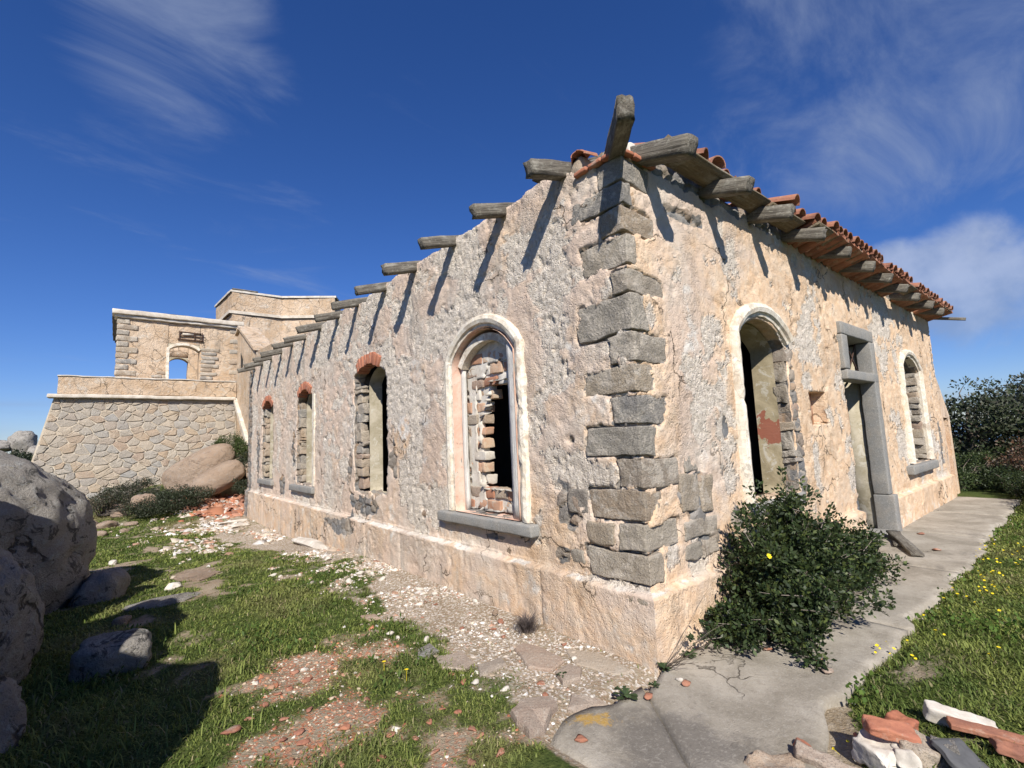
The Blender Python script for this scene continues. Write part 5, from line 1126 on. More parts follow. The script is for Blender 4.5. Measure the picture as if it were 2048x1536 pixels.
def shrub(name, label, cat, base, lobes, ncl, per, rad, leaf, seed, cols, stems=True, group=None, shell=.55, aspect=.5, bare=0, zmin=None, jit=.18, sprigs=0):
    """lobes: list of (centre, radii); clumps of leaves spread through each lobe, twigs reach out to them"""
    rs = np.random.RandomState(seed); o = thing(name, label, cat, base, group); cs = []; wts = np.array([l[1][0] * l[1][1] * l[1][2] for l in lobes]); wts = wts / wts.sum()
    for (c, r), wt in zip(lobes, wts):
        n = max(3, int(ncl * wt)); d = rs.randn(n, 3); d /= np.linalg.norm(d, axis=1, keepdims=True); cs.append(np.array(c) + d * np.array(r) * (shell + (1 - shell) * rs.rand(n, 1)) * (1 + jit * rs.randn(n, 1)))
    cs = np.concatenate(cs); zm = base[2] if zmin is None else zmin; cs[:, 2] = np.maximum(cs[:, 2], zm + rad * .6); P, d = clumps(cs, rad, per, rs)
    cs0 = cs
    keep = rs.rand(len(P)) < np.repeat(.45 + .55 * rs.rand(len(cs)), per); P, d = P[keep], d[keep]; P[:, 2] = np.maximum(P[:, 2], zm + .01)
    sp = []
    for _ in range(sprigs):
        c0 = cs[rs.randint(len(cs))]; dr = c0 - np.array([base[0], base[1], base[2] + .2]); dr = dr / np.linalg.norm(dr) + .5 * rs.randn(3); dr[2] = abs(dr[2]) * .8; dr /= np.linalg.norm(dr); L = rs.uniform(.08, .26); k = rs.rand(26, 1); q = c0 + dr * (L * k) + .012 * rs.randn(26, 3); P = np.concatenate([P, q]); d = np.concatenate([d, np.repeat(dr[None], 26, 0) + .6 * rs.randn(26, 3)]); sp.append(np.stack([c0 - dr * .05, c0 + dr * L * .5 + .01 * rs.randn(3), c0 + dr * L]))
    if sp: V_, F_ = join([tube(q, [.004, .003, .0015], 4) for q in sp]); tag(mobj('twig', V_, F_, MTWIG, o), kind='stuff')
    if sprigs: kk = P[:, 1] < -.05; P, d = P[kk], d[kk]
    foliage('foliage', o, P, leaf, seed + 1, cols, dirs=d, aspect=aspect)
    if stems:
        tips = cs[rs.choice(len(cs), min(len(cs), stems if stems > 1 else 40), replace=False)]; V, F = twigs(base, tips, seed + 2, .016 if leaf < .06 else .03); mobj('stem', V, F, MBARK, o, smooth=True)
    return o
LENT = [(.026, .044, .015), (.038, .060, .020), (.018, .032, .011), (.055, .082, .026), (.033, .050, .018), (.05, .066, .03), (.085, .11, .03)]
bz = .02
shrub('evergreen_shrub', 'dense dark evergreen shrub growing against the ochre wall beside the path', 'shrub', (1.30, -.45, bz),
      [((1.32, -.40, .62), (.42, .30, .42)), ((1.05, -.42, .40), (.48, .34, .36)), ((1.72, -.46, .38), (.55, .34, .34)), ((2.15, -.46, .36), (.42, .28, .28)), ((1.55, -.36, .78), (.30, .22, .26)), ((.80, -.36, .22), (.34, .26, .2)), ((.60, -.30, .14), (.22, .18, .14)), ((2.75, -.55, .46), (.3, .16, .14)), ((.62, -.22, .16), (.16, .14, .14)), ((2.6, -.48, .34), (.42, .28, .28)), ((3.0, -.5, .24), (.34, .22, .2)), ((1.15, -.62, .20), (.45, .2, .2)), ((1.42, -.5, .95), (.14, .12, .12)), ((1.85, -.6, .62), (.18, .14, .14)), ((.95, -.5, .68), (.14, .12, .12)), ((2.3, -.66, .5), (.16, .1, .1))], 860, 66, .085, .042, 7, LENT, 150, zmin=.02, shell=.35, jit=.36, sprigs=280)
# long bare twigs
def wires(name, label, cat, curves, mat, r=.003, group=None):
    V, F = join([tube(c, np.linspace(r, r * .4, len(c)), 4) for c in curves]); return tag(mobj(name, V, F, mat), label, cat, group)
rw = np.random.RandomState(9); cur = []
for i in range(11):
    a = rw.uniform(-1.9, .6); L = rw.uniform(.25, .75); up = rw.uniform(.1, .8); b0 = np.array([-.03, -.10, .02]); m = np.linspace(0, 1, 8)[:, None]
    pts = b0 + m * np.array([math.cos(a) * L, math.sin(a) * L * .5 - .05, up * L]) + .02 * np.cumsum(rw.randn(8, 3), 0) * .35; pts[:, 1] = np.minimum(pts[:, 1], -.085); pts[:, 2] = np.maximum(pts[:, 2], .02); cur.append(pts)
wires('dry_weed', 'leafless dry weed sprawling from the foot of the corner', 'weed', cur, MBARK)
# tufts of dead grass by the left wall
def tuft(c, n, L, spread, seed, col, name, label, cat='weed', group=None):
    rs = np.random.RandomState(seed); V = []; F = []
    for i in range(n):
        a = rs.uniform(0, 2 * math.pi); l = L * rs.uniform(.5, 1.1); s = rs.uniform(.2, 1.0); d = np.array([math.cos(a) * s, math.sin(a) * s, 1.0]); d /= np.linalg.norm(d); b = np.array(c) + [rs.randn() * spread, rs.randn() * spread, 0]
        side = np.array([-math.sin(a), math.cos(a), 0]) * .0022; mid = b + d * l * .55; tip = b + d * l + np.array([math.cos(a), math.sin(a), -.5]) * l * .3; o = len(V)
        V += [b - side, b + side, mid + side * .8, mid - side * .8, tip]; F += [(o, o + 1, o + 2, o + 3), (o + 3, o + 2, o + 4)]
    C = np.array(col) * rs.uniform(.6, 1.4, (len(V), 1)); return tag(mobj(name, V, F, MGRASS, attrs={'col': C}), label, cat, group)
q = gp(1058, 1262); tuft((q[0] - .02, q[1], .01), 420, .17, .035, 3, (.15, .125, .115), 'dead_tuft', 'wiry grey-purple dead tuft at the foot of the plinth')
# rosette weeds on the paving
def rosette(c, n, L, seed, label, group=None):
    rs = np.random.RandomState(seed); V = []; F = []; C = []
    for i in range(n):
        a = i * 2.4 + rs.randn() * .3; l = L * rs.uniform(.5, 1.0); el = rs.uniform(.15, .8); rad = np.array([math.cos(a), math.sin(a), 0]); sd_ = np.array([-math.sin(a), math.cos(a), 0]); o = len(V)
        for t, wd in ((0, .04), (.3, .16), (.5, .10), (.7, .2), (.88, .12), (1, .01)):
            p = np.array(c) + rad * l * t * math.cos(el * t) + np.array([0, 0, l * .7 * math.sin(el) * math.sin(t * 2.2)]); V += [p - sd_ * wd * l, p + sd_ * wd * l]
        F += [(o + 2 * k, o + 2 * k + 1, o + 2 * k + 3, o + 2 * k + 2) for k in range(5)]; k = rs.uniform(.6, 1.4); C += [(.055 * k, .085 * k, .035 * k)] * 12
    return tag(mobj('rosette_weed', V, F, MGRASS, attrs={'col': C}), label, 'weed', group)
for i, (a, b, L, lab) in enumerate([(1252, 1398, .10, 'leafy thistle rosette growing at the joint of path and paving'), (1378, 1318, .09, 'small thistle rosette on the path by the corner'), (1330, 1345, .08, 'green rosette weed right at the foot of the corner'), (1310, 1378, .05, 'tiny rosette weed beside the corner rubble'), (1122, 1358, .06, 'rosette weed among the paving stones'), (1440, 1292, .07, 'leafy weed at the left foot of the shrub')]):
    q = gp(a, b); rosette((q[0], q[1], .02), 16, L, 80 + i, lab)

# ------------------------------------------------------------------ trees beyond the right end
def tree(label, base, top, lean, crown, ncl, per, seed, cols, leaf=.11, rad=.33, group='trees beyond the far end of the path', cat='tree', name='windswept_tree'):
    rs = np.random.RandomState(seed); o = thing(name, label, cat, base, group); b = np.array(base); m = np.linspace(0, 1, 7)[:, None]
    trunk = b + m * (np.array(top) - b); trunk[1:-1] += rs.randn(5, 3) * .08; parts = [tube(trunk, np.linspace(.16, .05, 7), 7)]; cs = []
    for (c, r) in crown:
        n = max(4, int(ncl * r[0] * r[1] * r[2])); d = rs.randn(n, 3); d /= np.linalg.norm(d, axis=1, keepdims=True); cs.append(np.array(c) + d * np.array(r) * (.5 + .5 * rs.rand(n, 1)) * (1 + .2 * rs.randn(n, 1)))
    cs = np.concatenate(cs); cs[:, 2] = np.maximum(cs[:, 2], base[2] + .15)
    for t in cs[rs.choice(len(cs), min(26, len(cs)), replace=False)]:
        s = trunk[rs.randint(1, 6)]; k = np.linspace(0, 1, 5)[:, None]; p = s + (t - s) * k; p[1:-1] += rs.randn(3, 3) * .1; parts.append(tube(p, np.linspace(.04, .008, 5), 5))
    V, F = join(parts); mobj('trunk', V, F, MBARK, o, smooth=True)
    P, d = clumps(cs, rad, per, rs, .7); keep = rs.rand(len(P)) < np.repeat(.35 + .65 * rs.rand(len(cs)), per); foliage('crown', o, P[keep], leaf, seed + 1, cols, dirs=d[keep] + np.array(lean))
    return o
DK = [(.034, .048, .022), (.048, .064, .028), (.024, .036, .016), (.065, .075, .04), (.085, .09, .06)]
OL = [(.10, .10, .075), (.07, .078, .05), (.05, .06, .035), (.13, .125, .10)]
BRN = [(.12, .062, .034), (.16, .085, .046), (.08, .05, .034), (.14, .105, .07), (.055, .055, .03)]
def hz(x, y): return Hs(x, y)
tree('tall dark evergreen tree nearest the end of the ruin', (15.6, .3, hz(15.6, .3)), (15.6, .1, 1.6), (.2, 0, .1), [((15.6, .1, 1.5), (1.2, 1.2, 1.0)), ((16.2, -.6, .8), (1.2, 1.2, 1.0)), ((15.2, .5, .7), (.8, .9, .8))], 55, 70, 101, DK)
tree('grey-crowned windswept tree behind the dark evergreen', (18.2, -1.2, hz(18.2, -1.2)), (18.4, -1.0, 2.1), (.5, .2, .1), [((18.2, -1.1, 2.1), (1.7, 1.5, .85)), ((19.0, -2.2, 1.6), (1.6, 1.5, 1.0)), ((17.6, -.4, 1.2), (1.2, 1.0, 1.0))], 45, 70, 111, DK + OL, .12)
tree('dark bushy tree at the right picture edge', (15.2, -2.4, hz(15.2, -2.4)), (15.3, -2.3, 1.5), (.3, 0, .1), [((15.3, -2.2, 1.35), (1.3, 1.0, .9)), ((14.9, -3.2, 1.3), (1.3, 1.2, 1.1)), ((15.8, -1.5, 1.5), (.9, .8, .8))], 55, 70, 121, DK + OL[:2])
tree('far evergreen tree rising over the others by the picture edge', (20.5, -4.0, hz(20.5, -4)), (20.6, -3.9, 2.3), (.4, .1, .1), [((20.5, -3.8, 2.2), (2.0, 1.8, 1.0)), ((20.0, -5.0, 1.5), (1.8, 1.6, 1.2))], 32, 70, 131, DK, .13, .4)
shrub('withered_shrub', 'withered rust-brown shrub in front of the dark trees', 'shrub', (13.2, -1.25, hz(13.2, -1.25)), [((13.2, -1.2, .62), (.8, .62, .55)), ((13.4, -1.9, .6), (.8, .6, .5)), ((13.0, -.8, .4), (.5, .35, .35))], 240, 44, .16, .065, 141, BRN, 60)
shrub('green_shrub', 'low green shrub at the far end of the path', 'shrub', (11.9, -.95, hz(11.9, -.95)), [((11.9, -1.0, .22), (.6, .35, .28)), ((12.5, -.7, .25), (.6, .4, .3)), ((11.4, -1.25, .2), (.5, .3, .26))], 200, 50, .1, .05, 151, [(.035, .055, .02), (.05, .07, .025), (.025, .04, .015)], 30)
shrub('green_shrub', 'dark green shrub beside the path at the right picture edge', 'shrub', (9.6, -1.7, hz(9.6, -1.7)), [((9.8, -1.65, .32), (.9, .38, .36)), ((8.9, -1.9, .25), (.7, .4, .28)), ((10.8, -1.6, .35), (.7, .4, .4)), ((10.3, -2.3, .4), (1.1, .5, .45))], 420, 50, .11, .05, 161, [(.03, .048, .018), (.045, .065, .022), (.02, .034, .013)], 40)
shrub('green_shrub', 'rank green weeds closing the far end of the path', 'shrub', (12.7, .15, hz(12.7, .15)), [((12.6, .1, .22), (.5, .4, .26)), ((13.3, .5, .3), (.6, .5, .36)), ((13.0, -.3, .25), (.5, .35, .28)), ((14.2, -.2, .4), (.7, .6, .45))], 330, 50, .11, .05, 165, [(.05, .075, .025), (.07, .095, .03), (.035, .055, .02)], 40)
# scrub below the fort and on the far hill
SC = [(.040, .052, .028), (.055, .062, .036), (.03, .042, .02), (.075, .075, .055)]
G2 = 'low scrub below the fort wall'
shrub('maquis_scrub', 'dark green mound of scrub below the tan boulders', 'scrub', (-1.55, 15.6, hz(-1.55, 15.6)), [((-1.65, 15.3, .28), (.75, .6, .26)), ((-1.15, 15.5, .38), (.5, .4, .2)), ((-2.2, 14.8, .12), (.6, .5, .2))], 240, 60, .13, .05, 171, SC[:3], 40, G2)
shrub('maquis_scrub', 'grey-green scrub at the foot of the stone wall', 'scrub', (-2.9, 17.6, hz(-2.9, 17.6)), [((-2.9, 17.6, .42), (.6, .5, .32)), ((-2.3, 18.0, .55), (.5, .4, .28)), ((-2.0, 17.0, .36), (.5, .4, .2))], 200, 55, .13, .05, 181, SC[1:], 40, G2)
shrub('maquis_scrub', 'bright green scrub on top of the large tan boulder', 'scrub', (.25, 18.0, 1.4), [((.15, 18.0, 1.92), (.55, .45, .3)), ((.42, 17.2, 1.65), (.3, .4, .4))], 170, 55, .12, .05, 191, [(.05, .075, .02), (.065, .09, .025), (.035, .055, .015)], 30, G2, zmin=1.1)
shrub('maquis_scrub', 'scrub hanging between the boulders and the end of the long wall', 'scrub', (.35, 16.4, .5), [((.32, 16.5, 1.0), (.3, .45, .5)), ((.15, 15.4, .45), (.3, .4, .25))], 150, 55, .11, .05, 201, SC[:3], 30, G2, zmin=.2)
shrub('maquis_scrub', 'small dry scrub on the slope behind the largest boulder', 'scrub', (-3.3, 16.6, hz(-3.3, 16.6)), [((-3.3, 16.4, .3), (.4, .5, .25)), ((-2.6, 14.9, .2), (.35, .3, .2))], 110, 50, .11, .045, 211, SC[1:] + [(.10, .08, .05)], 30, G2)
for i, (x, y, z, r) in enumerate([(-10.0, 56, 1.3, (2.2, 1.6, .8)), (-12.5, 56, 1.6, (2.4, 1.6, .9)), (-8.6, 54, .9, (1.4, 1.4, .7)), (-14.8, 58, 2.0, (2.2, 1.6, .9))]):
    shrub('hill_scrub', ['green scrub on the far hill below the peaked rock', 'green scrub on the far hill below the rounded rock', 'lowest green scrub on the far hill beside the fort edge', 'green scrub on the far hill by the low outcrop'][i], 'scrub', (x, y, z - .8), [((x, y, z), r)], 130, 60, .5, .2, 221 + i, SC[:3], 10, 'scrub on the far hill')

# ------------------------------------------------------------------ grass: blades spread by the same mask that colours the soil
rg = np.random.RandomState(77)
def scatter(n, x0, x1, y0, y1, bias):
    x = rg.uniform(x0, x1, n); y = rg.uniform(y0, y1, n); d = np.hypot(x - CAM_C[0], y - CAM_C[1]); keep = rg.rand(n) < np.clip((bias / d) ** 1.25, 0, 1)
    f = CAM_R @ np.array([0, 0, -1.0]); along = (x - CAM_C[0]) * f[0] + (y - CAM_C[1]) * f[1]; keep &= (along > 1.2) & (d < 26); return x[keep], y[keep], d[keep]
def grass(name, label, cat, x, y, d, gmin, tall, seed, kind='lawn'):
    g, cr, fr, dry = masks(x, y); p = np.stack([x, y], -1); keep = rg.rand(len(x)) < sst(g, gmin, gmin + .75); x, y, d, dry, g, p = x[keep], y[keep], d[keep], dry[keep], g[keep], p[keep]; n = len(x); z = H(x, y)
    patchy = .6 + .75 * np.clip(.5 + fbm(p * 1.9, 3, seed), 0, 1.2); L = tall * patchy * rg.uniform(.4, 1.25, n) * (.55 + .45 * g); wd = (.0010 + .00066 * d) * rg.uniform(.7, 1.4, n)
    a = rg.uniform(0, 2 * math.pi, n); lean = rg.uniform(.4, 2.2, n); dx, dy = np.cos(a) * lean, np.sin(a) * lean
    sx, sy = -np.sin(a) * wd, np.cos(a) * wd; b = np.stack([x, y, z - .004], 1); s = np.stack([sx, sy, 0 * sx], 1); nn = np.sqrt(1 + lean ** 2)
    mid = b + np.stack([dx * .35, dy * .35, np.ones(n) * .62], 1) * (L / nn * 1.15)[:, None]; tip = b + np.stack([dx, dy, np.ones(n) * .85], 1) * (L / nn * 1.15)[:, None]
    V = np.stack([b - s, b + s, mid + s * .75, mid - s * .75, tip], 1).reshape(-1, 3); o = np.arange(n) * 5
    F3 = np.stack([o, o + 1, o + 2, o, o + 2, o + 3, o + 3, o + 2, o + 4], 1).reshape(-1, 3)
    hue = np.clip(.5 + fbm(p * 2.3 + 7, 3, seed + 3) + .25 * rg.randn(n), 0, 1)[:, None]; c = (np.array([.098, .145, .032]) * (1 - hue) + np.array([.235, .27, .068]) * hue)
    dryf = np.clip(dry * .75 + .75 * (rg.rand(n) < .08), 0, 1)[:, None]; c = c * (1 - dryf) + np.array([.32, .27, .15]) * dryf; c = c * rg.uniform(.7, 1.3, (n, 1)); C = np.repeat(c, 5, 0)
    return tag(mobj(name, V, F3, MGRASS, attrs={'col': C}), label, cat, kind='stuff')
x, y, d = scatter(680000, -5.2, -.05, -.2, 17, 2.9); grass('grass', 'short green turf with bare patches on the left of the ruin', 'grass', x, y, d, .16, .046, 301)
x, y, d = scatter(520000, -1.0, 13, -4.6, -.85, 2.9); grass('grass', 'green turf on the right of the path', 'grass', x, y, d, .14, .052, 311)
x, y, d = scatter(6000, -5.2, -2.2, -.2, 3.5, 9); grass('tall_grass', 'longer pale grass stems by the boulder shadow', 'grass', x, y, d, .55, .11, 331)
# broad-leaved herbs in the right turf
n = 52000; x = rg.uniform(-.9, 9, n); y = rg.uniform(-4.2, -1.0, n); d = np.hypot(x - CAM_C[0], y - CAM_C[1]); pz = sst(fbm(np.stack([x, y], -1) * 1.3, 3, 71), -.1, .35); k = (rg.rand(n) < np.clip(3.2 / d, 0, 1) * pz) & (masks(x, y)[0] > .5); P = np.stack([x[k], y[k], H(x[k], y[k]) + rg.uniform(.01, .06, k.sum())], 1)
tag(foliage('broadleaf_herbs', None, P, .034, 351, [(.09, .16, .028), (.12, .19, .04), (.07, .125, .024)], MGRASS, .9, .75), 'bright green broad-leaved herbs in the right turf', 'herbs', kind='stuff')
n = 5000; x = rg.uniform(-3.3, -.9, n); y = rg.uniform(-.1, 4.5, n); pz = sst(fbm(np.stack([x, y], -1) * 1.5, 3, 73), .0, .4); k = (rg.rand(n) < pz) & (masks(x, y)[0] > .6); P = np.stack([x[k], y[k], H(x[k], y[k]) + rg.uniform(.01, .05, k.sum())], 1)
tag(foliage('broadleaf_herbs', None, P, .045, 361, [(.07, .12, .028), (.09, .14, .032)], MGRASS, .9, .35), 'narrow-leaved green herbs in the left turf', 'herbs', kind='stuff')
# yellow flowers
def flower_mesh(seed, r=.016):
    rs = random.Random(seed); V = [(0, 0, .004)]; F = []
    for i in range(16): a = 2 * math.pi * i / 16; rr = r * (1 if i % 2 else .72) * rs.uniform(.9, 1.1); V.append((rr * math.cos(a), rr * math.sin(a), .003 + rr * .25))
    for i in range(16): F.append((0, i + 1, (i + 1) % 16 + 1))
    V += [(.0012, 0, 0), (-.0012, 0, 0), (0, .0012, -.07), (.0012, 0, -.07), (-.0012, 0, -.07)]; F += [(17, 18, 21, 20), (18, 17, 19)]
    return make_mesh('yellow_flower', V, F, mats=[MYEL])
FM = [flower_mesh(i) for i in range(3)]; rfw = random.Random(8)
pix = [(1752, 1273), (1757, 1278), (1748, 1282), (1771, 1268), (1785, 1279), (1778, 1291), (1814, 1276), (1823, 1303), (1831, 1318), (1664, 1468), (1693, 1459), (1871, 1261), (1888, 1268), (1846, 1219), (1887, 1195), (1905, 1172), (1915, 1188), (1950, 1205), (1960, 1182), (1985, 1188), (1933, 1190), (1978, 1304), (1998, 1300), (1999, 1223), (1750, 1268)]
for i in range(46): pix.append((rfw.uniform(1950, 2046), rfw.uniform(1065, 1180)))
for (a, b) in pix:
    q = gp(a, b, .11)
    if q[1] > -.97: q[1] = -1.02 - rfw.random() * .1
    put('yellow_flower', FM[rfw.randrange(3)], None, (q[0], q[1], Hs(q[0], q[1]) + .085 + rfw.uniform(-.015, .02)), (rfw.uniform(-.5, .5), rfw.uniform(-.7, .1), 0), rfw.uniform(.5, .85))
    tag(bpy.context.scene.collection.objects[-1], 'small yellow flower in the green turf beside the path', 'flower', 'yellow flowers beside the path')
for (a, b, lab) in [(768, 1326, 'single yellow flower in the left turf, farther from the wall'), (813, 1342, 'single yellow flower in the left turf, nearer to the wall')]:
    q = gp(a, b, .08); tag(put('yellow_flower', FM[0], None, (q[0], q[1], .085)), lab, 'flower')
tag(put('yellow_flower', FM[1], None, tuple(unp(1537, 1113, 1, -.78)), (1.0, 0, -.4), 1.2), 'single yellow flower on the dark evergreen shrub', 'flower')

# ------------------------------------------------------------------ paving stones, rubble, fragments
def flat_stone(px_list, th, seed, label, mat=MPAVE, name='paving_stone', cat='paving stone', group='flat stones along the left wall', z=0.0):
    q = np.array([gp(a, b, z)[:2] for a, b in px_list]); c = q.mean(0); q = np.array(densify([tuple(p) for p in q] + [tuple(q[0])], .06))[:-1]; q = q + .018 * np.stack([fbm(q * 9, 3, seed), fbm(q * 9 + 5, 3, seed + 1)], 1); n = len(q); zb = H(q[:, 0], q[:, 1]); rings = [(1.0, -.05), (1.0, th * .55), (.95, th), (.6, th + .004), (.25, th + .006)]; V = []
    for s, h in rings:
        r = c + (q - c) * s; V.append(np.concatenate([r, (zb * s + Hs(*c) * (1 - s) + h + .006 * fbm(r * 7, 3, seed + 3))[:, None]], 1))
    V.append(np.array([[c[0], c[1], Hs(*c) + th + .006]])); F = []
    for k in range(4): F += [(k * n + a, k * n + (a + 1) % n, (k + 1) * n + (a + 1) % n, (k + 1) * n + a) for a in range(n)]
    F += [(4 * n + a, 4 * n + (a + 1) % n, 5 * n) for a in range(n)]; o = mobj(name, np.concatenate(V), F, mat, recalc=True); return tag(o, label, cat, group)
flat_stone([(1022, 1440), (1040, 1415), (1105, 1408), (1115, 1425), (1085, 1470), (1060, 1490), (1030, 1465)], .045, 1, 'thick reddish flat stone at the left edge of the path')
flat_stone([(1030, 1300), (1045, 1290), (1085, 1300), (1130, 1325), (1105, 1345), (1055, 1340)], .022, 2, 'pale tan paving stone near the plinth')
flat_stone([(870, 1320), (925, 1308), (950, 1330), (930, 1345), (885, 1345)], .02, 3, 'reddish paving stone farther from the wall')
flat_stone([(955, 1335), (1005, 1318), (1010, 1335), (960, 1358)], .02, 4, 'small reddish paving stone between two larger ones')
flat_stone([(1110, 1350), (1135, 1335), (1165, 1345), (1160, 1362), (1125, 1372)], .03, 5, 'red-brown slab with a rounded edge near the corner')
flat_stone([(1130, 1300), (1200, 1310), (1270, 1345), (1230, 1352), (1150, 1330)], .012, 6, 'worn tan paving stone right along the plinth foot')
flat_stone([(1140, 1395), (1200, 1395), (1240, 1400), (1190, 1420), (1140, 1425)], .02, 7, 'tan paving stone at the end of the concrete path')
flat_stone([(835, 1308), (860, 1298), (880, 1310), (855, 1322), (838, 1322)], .025, 8, 'grey flat stone embedded in the turf', MBO)
flat_stone([(720, 1230), (750, 1225), (762, 1236), (735, 1242)], .012, 9, 'brown flat stone in the turf, halfway along the wall')
flat_stone([(940, 1190), (985, 1180), (1040, 1205), (1010, 1215), (960, 1205)], .012, 10, 'buff flat stone against the plinth under the first window')
flat_stone([(350, 1150), (420, 1132), (440, 1140), (400, 1160)], .02, 11, 'long tan rock surface in the far turf', MBT)
# fragments: broken tile and plaster, each one its own thing
def frag_mesh(seed, s, flat, mat, name):
    v, f = ICO[2]; v = v.copy(); rs = np.random.RandomState(seed)
    for _ in range(7):
        n = rs.randn(3); n /= np.linalg.norm(n); d = rs.uniform(.35, .7); v = v - np.maximum(v @ n - d, 0)[:, None] * n
    v = v * np.array([1.0, rs.uniform(.55, .9), flat]) * s; v += .04 * s * rs.randn(*v.shape) * [1, 1, .3]; return make_mesh(name, v, f, mats=[mat])
TF = [frag_mesh(i, .05, .28, MT, 'tile_fragment') for i in range(6)]; PF = [frag_mesh(20 + i, .05, .6, MCHALK, 'plaster_lump') for i in range(6)]
rp = random.Random(21)
def drop(name, meshes, a, b, sc, label, cat, group, zoff=.0):
    q = gp(a, b); z = Hs(q[0], q[1]); onp = (q[1] < 0 and q[1] > path_edge(np.array([q[0]]))[0] and -1.22 < q[0] < 11); z = .018 if onp else z; q = gp(a, b, z)
    o = put(name, meshes[rp.randrange(len(meshes))], None, (q[0], q[1], z + .009 * sc + zoff), (rp.uniform(-.2, .2), rp.uniform(-.2, .2), rp.uniform(0, 6.3)), sc); return tag(o, label, cat, group)
TG = 'broken tile pieces on the left turf'; named = {(1162, 1480): 'red tile fragment alone on the path, left part', (1372, 1367): 'squarish red tile fragment on the path near the corner', (1296, 1393): 'red tile fragment with a hole at the path edge', (1003, 1246): 'red half brick under the plinth beside the dead tuft', (1855, 1302): None}
for (a, b), lab in named.items():
    if lab: drop('tile_fragment', TF, a, b, 1.0 if a != 1003 else 1.25, lab, 'fragment', None)
for (a, b, s) in [(1128, 1290, .7), (985, 1260, .8), (1005, 1275, .7), (925, 1258, .8), (1080, 1367, .8), (1090, 1390, .7), (945, 1460, .9), (960, 1475, .7), (460, 1467, 1.3), (605, 1488, 1.2), (590, 1345, .9), (615, 1363, .9), (640, 1360, .8), (690, 1350, .8), (600, 1465, .9), (690, 1455, .8), (735, 1400, .7), (780, 1470, .9), (830, 1478, .7), (905, 1350, .7), (870, 1210, .6), (850, 1205, .7), (580, 1380, .8), (555, 1390, .8), (620, 1420, .7), (650, 1500, .8), (720, 1490, .7), (570, 1440, .7), (530, 1410, .8), (660, 1330, .6), (720, 1310, .6), (885, 1420, .6), (915, 1425, .7), (860, 1445, .6), (1040, 1415, .5), (845, 1235, .6), (790, 1285, .6), (925, 1365, .8), (700, 1420, .8), (745, 1445, .7), (500, 1440, .7), (565, 1480, .8), (1000, 1510, .8), (940, 1525, .8), (870, 1505, .7), (760, 1520, .8), (680, 1530, .8), (590, 1525, .8)]:
    drop('tile_fragment', TF, a, b, s, 'small broken piece of red clay tile on the ground', 'fragment', TG)
PG = 'broken plaster lumps on the left turf'
for (a, b, s) in [(1038, 1257, 1.1), (855, 1282, 1.0), (950, 1205, .9), (780, 1270, .9), (795, 1278, .7), (700, 1165, 1.3), (720, 1150, 1.4), (545, 1152, 1.2), (560, 1155, .9), (690, 1200, .8), (745, 1150, 1.2), (950, 1368, .8), (1010, 1380, .8), (1175, 1395, .6), (1185, 1397, .6), (1358, 1360, .6), (765, 1160, 1.2), (655, 1120, 1.4), (610, 1340, .8), (1190, 1330, .6), (1150, 1320, .7), (1300, 1300, .5), (870, 1190, 1.0), (840, 1180, 1.2)]:
    drop('plaster_lump', PF, a, b, s, 'white lump of fallen plaster on the ground', 'plaster lump', PG)
# long white plaster slabs lying by the far end of the wall
for i, (a, b, c, d_, lab) in enumerate([(430, 1050, 500, 1040, 'long white plaster slab at the far corner of the long wall'), (450, 1058, 505, 1048, 'white plaster slab in front of the far corner'), (590, 1090, 690, 1103, 'long white heap of plaster against the plinth between the far windows')]):
    q0 = gp(a, b, -.26); q1 = gp(c, d_, -.26) if i < 2 else gp(c, d_, -.1); m_ = (q0 + q1) / 2; L = np.hypot(*(q1 - q0)[:2]) / 2; an = math.atan2(*(q1 - q0)[[1, 0]]); add_boulder('plaster_slab', lab, (min(m_[0], -.2), m_[1], Hs(m_[0], m_[1]) + .03), (max(.25, L * .9), .14, .06), 91 + i, MCHALK, None, 'plaster slab', sub=4, rotz=an, cuts=7, lump=.3)
q = gp(990, 1232); tag(put('yellow_fragment', frag_mesh(50, .05, .7, MBT, 'yellow_fragment'), None, (q[0], q[1], .03)), 'pale yellow lump standing behind the red half brick', 'fragment')
q = gp(1655, 1350); tag(put('fieldstone', frag_mesh(51, .055, .45, MPAVE, 'fieldstone'), None, (q[0], q[1], .03)), 'single grey-buff stone on the path below the shrub', 'stone')
for (a, b, s, lab) in [(1640, 1322, .9, 'orange-red tile fragment below the shrub'), (1535, 1300, .9, 'red tile fragment at the left foot of the shrub'), (1780, 1215, .7, 'tile fragment at the right foot of the shrub'), (1872, 1100, 1.4, 'red tile fragment lying far along the path'), (1843, 1068, 1.4, 'red-brown fragment near the doorway on the path')]:
    drop('tile_fragment', TF, a, b, s, lab, 'fragment', None)
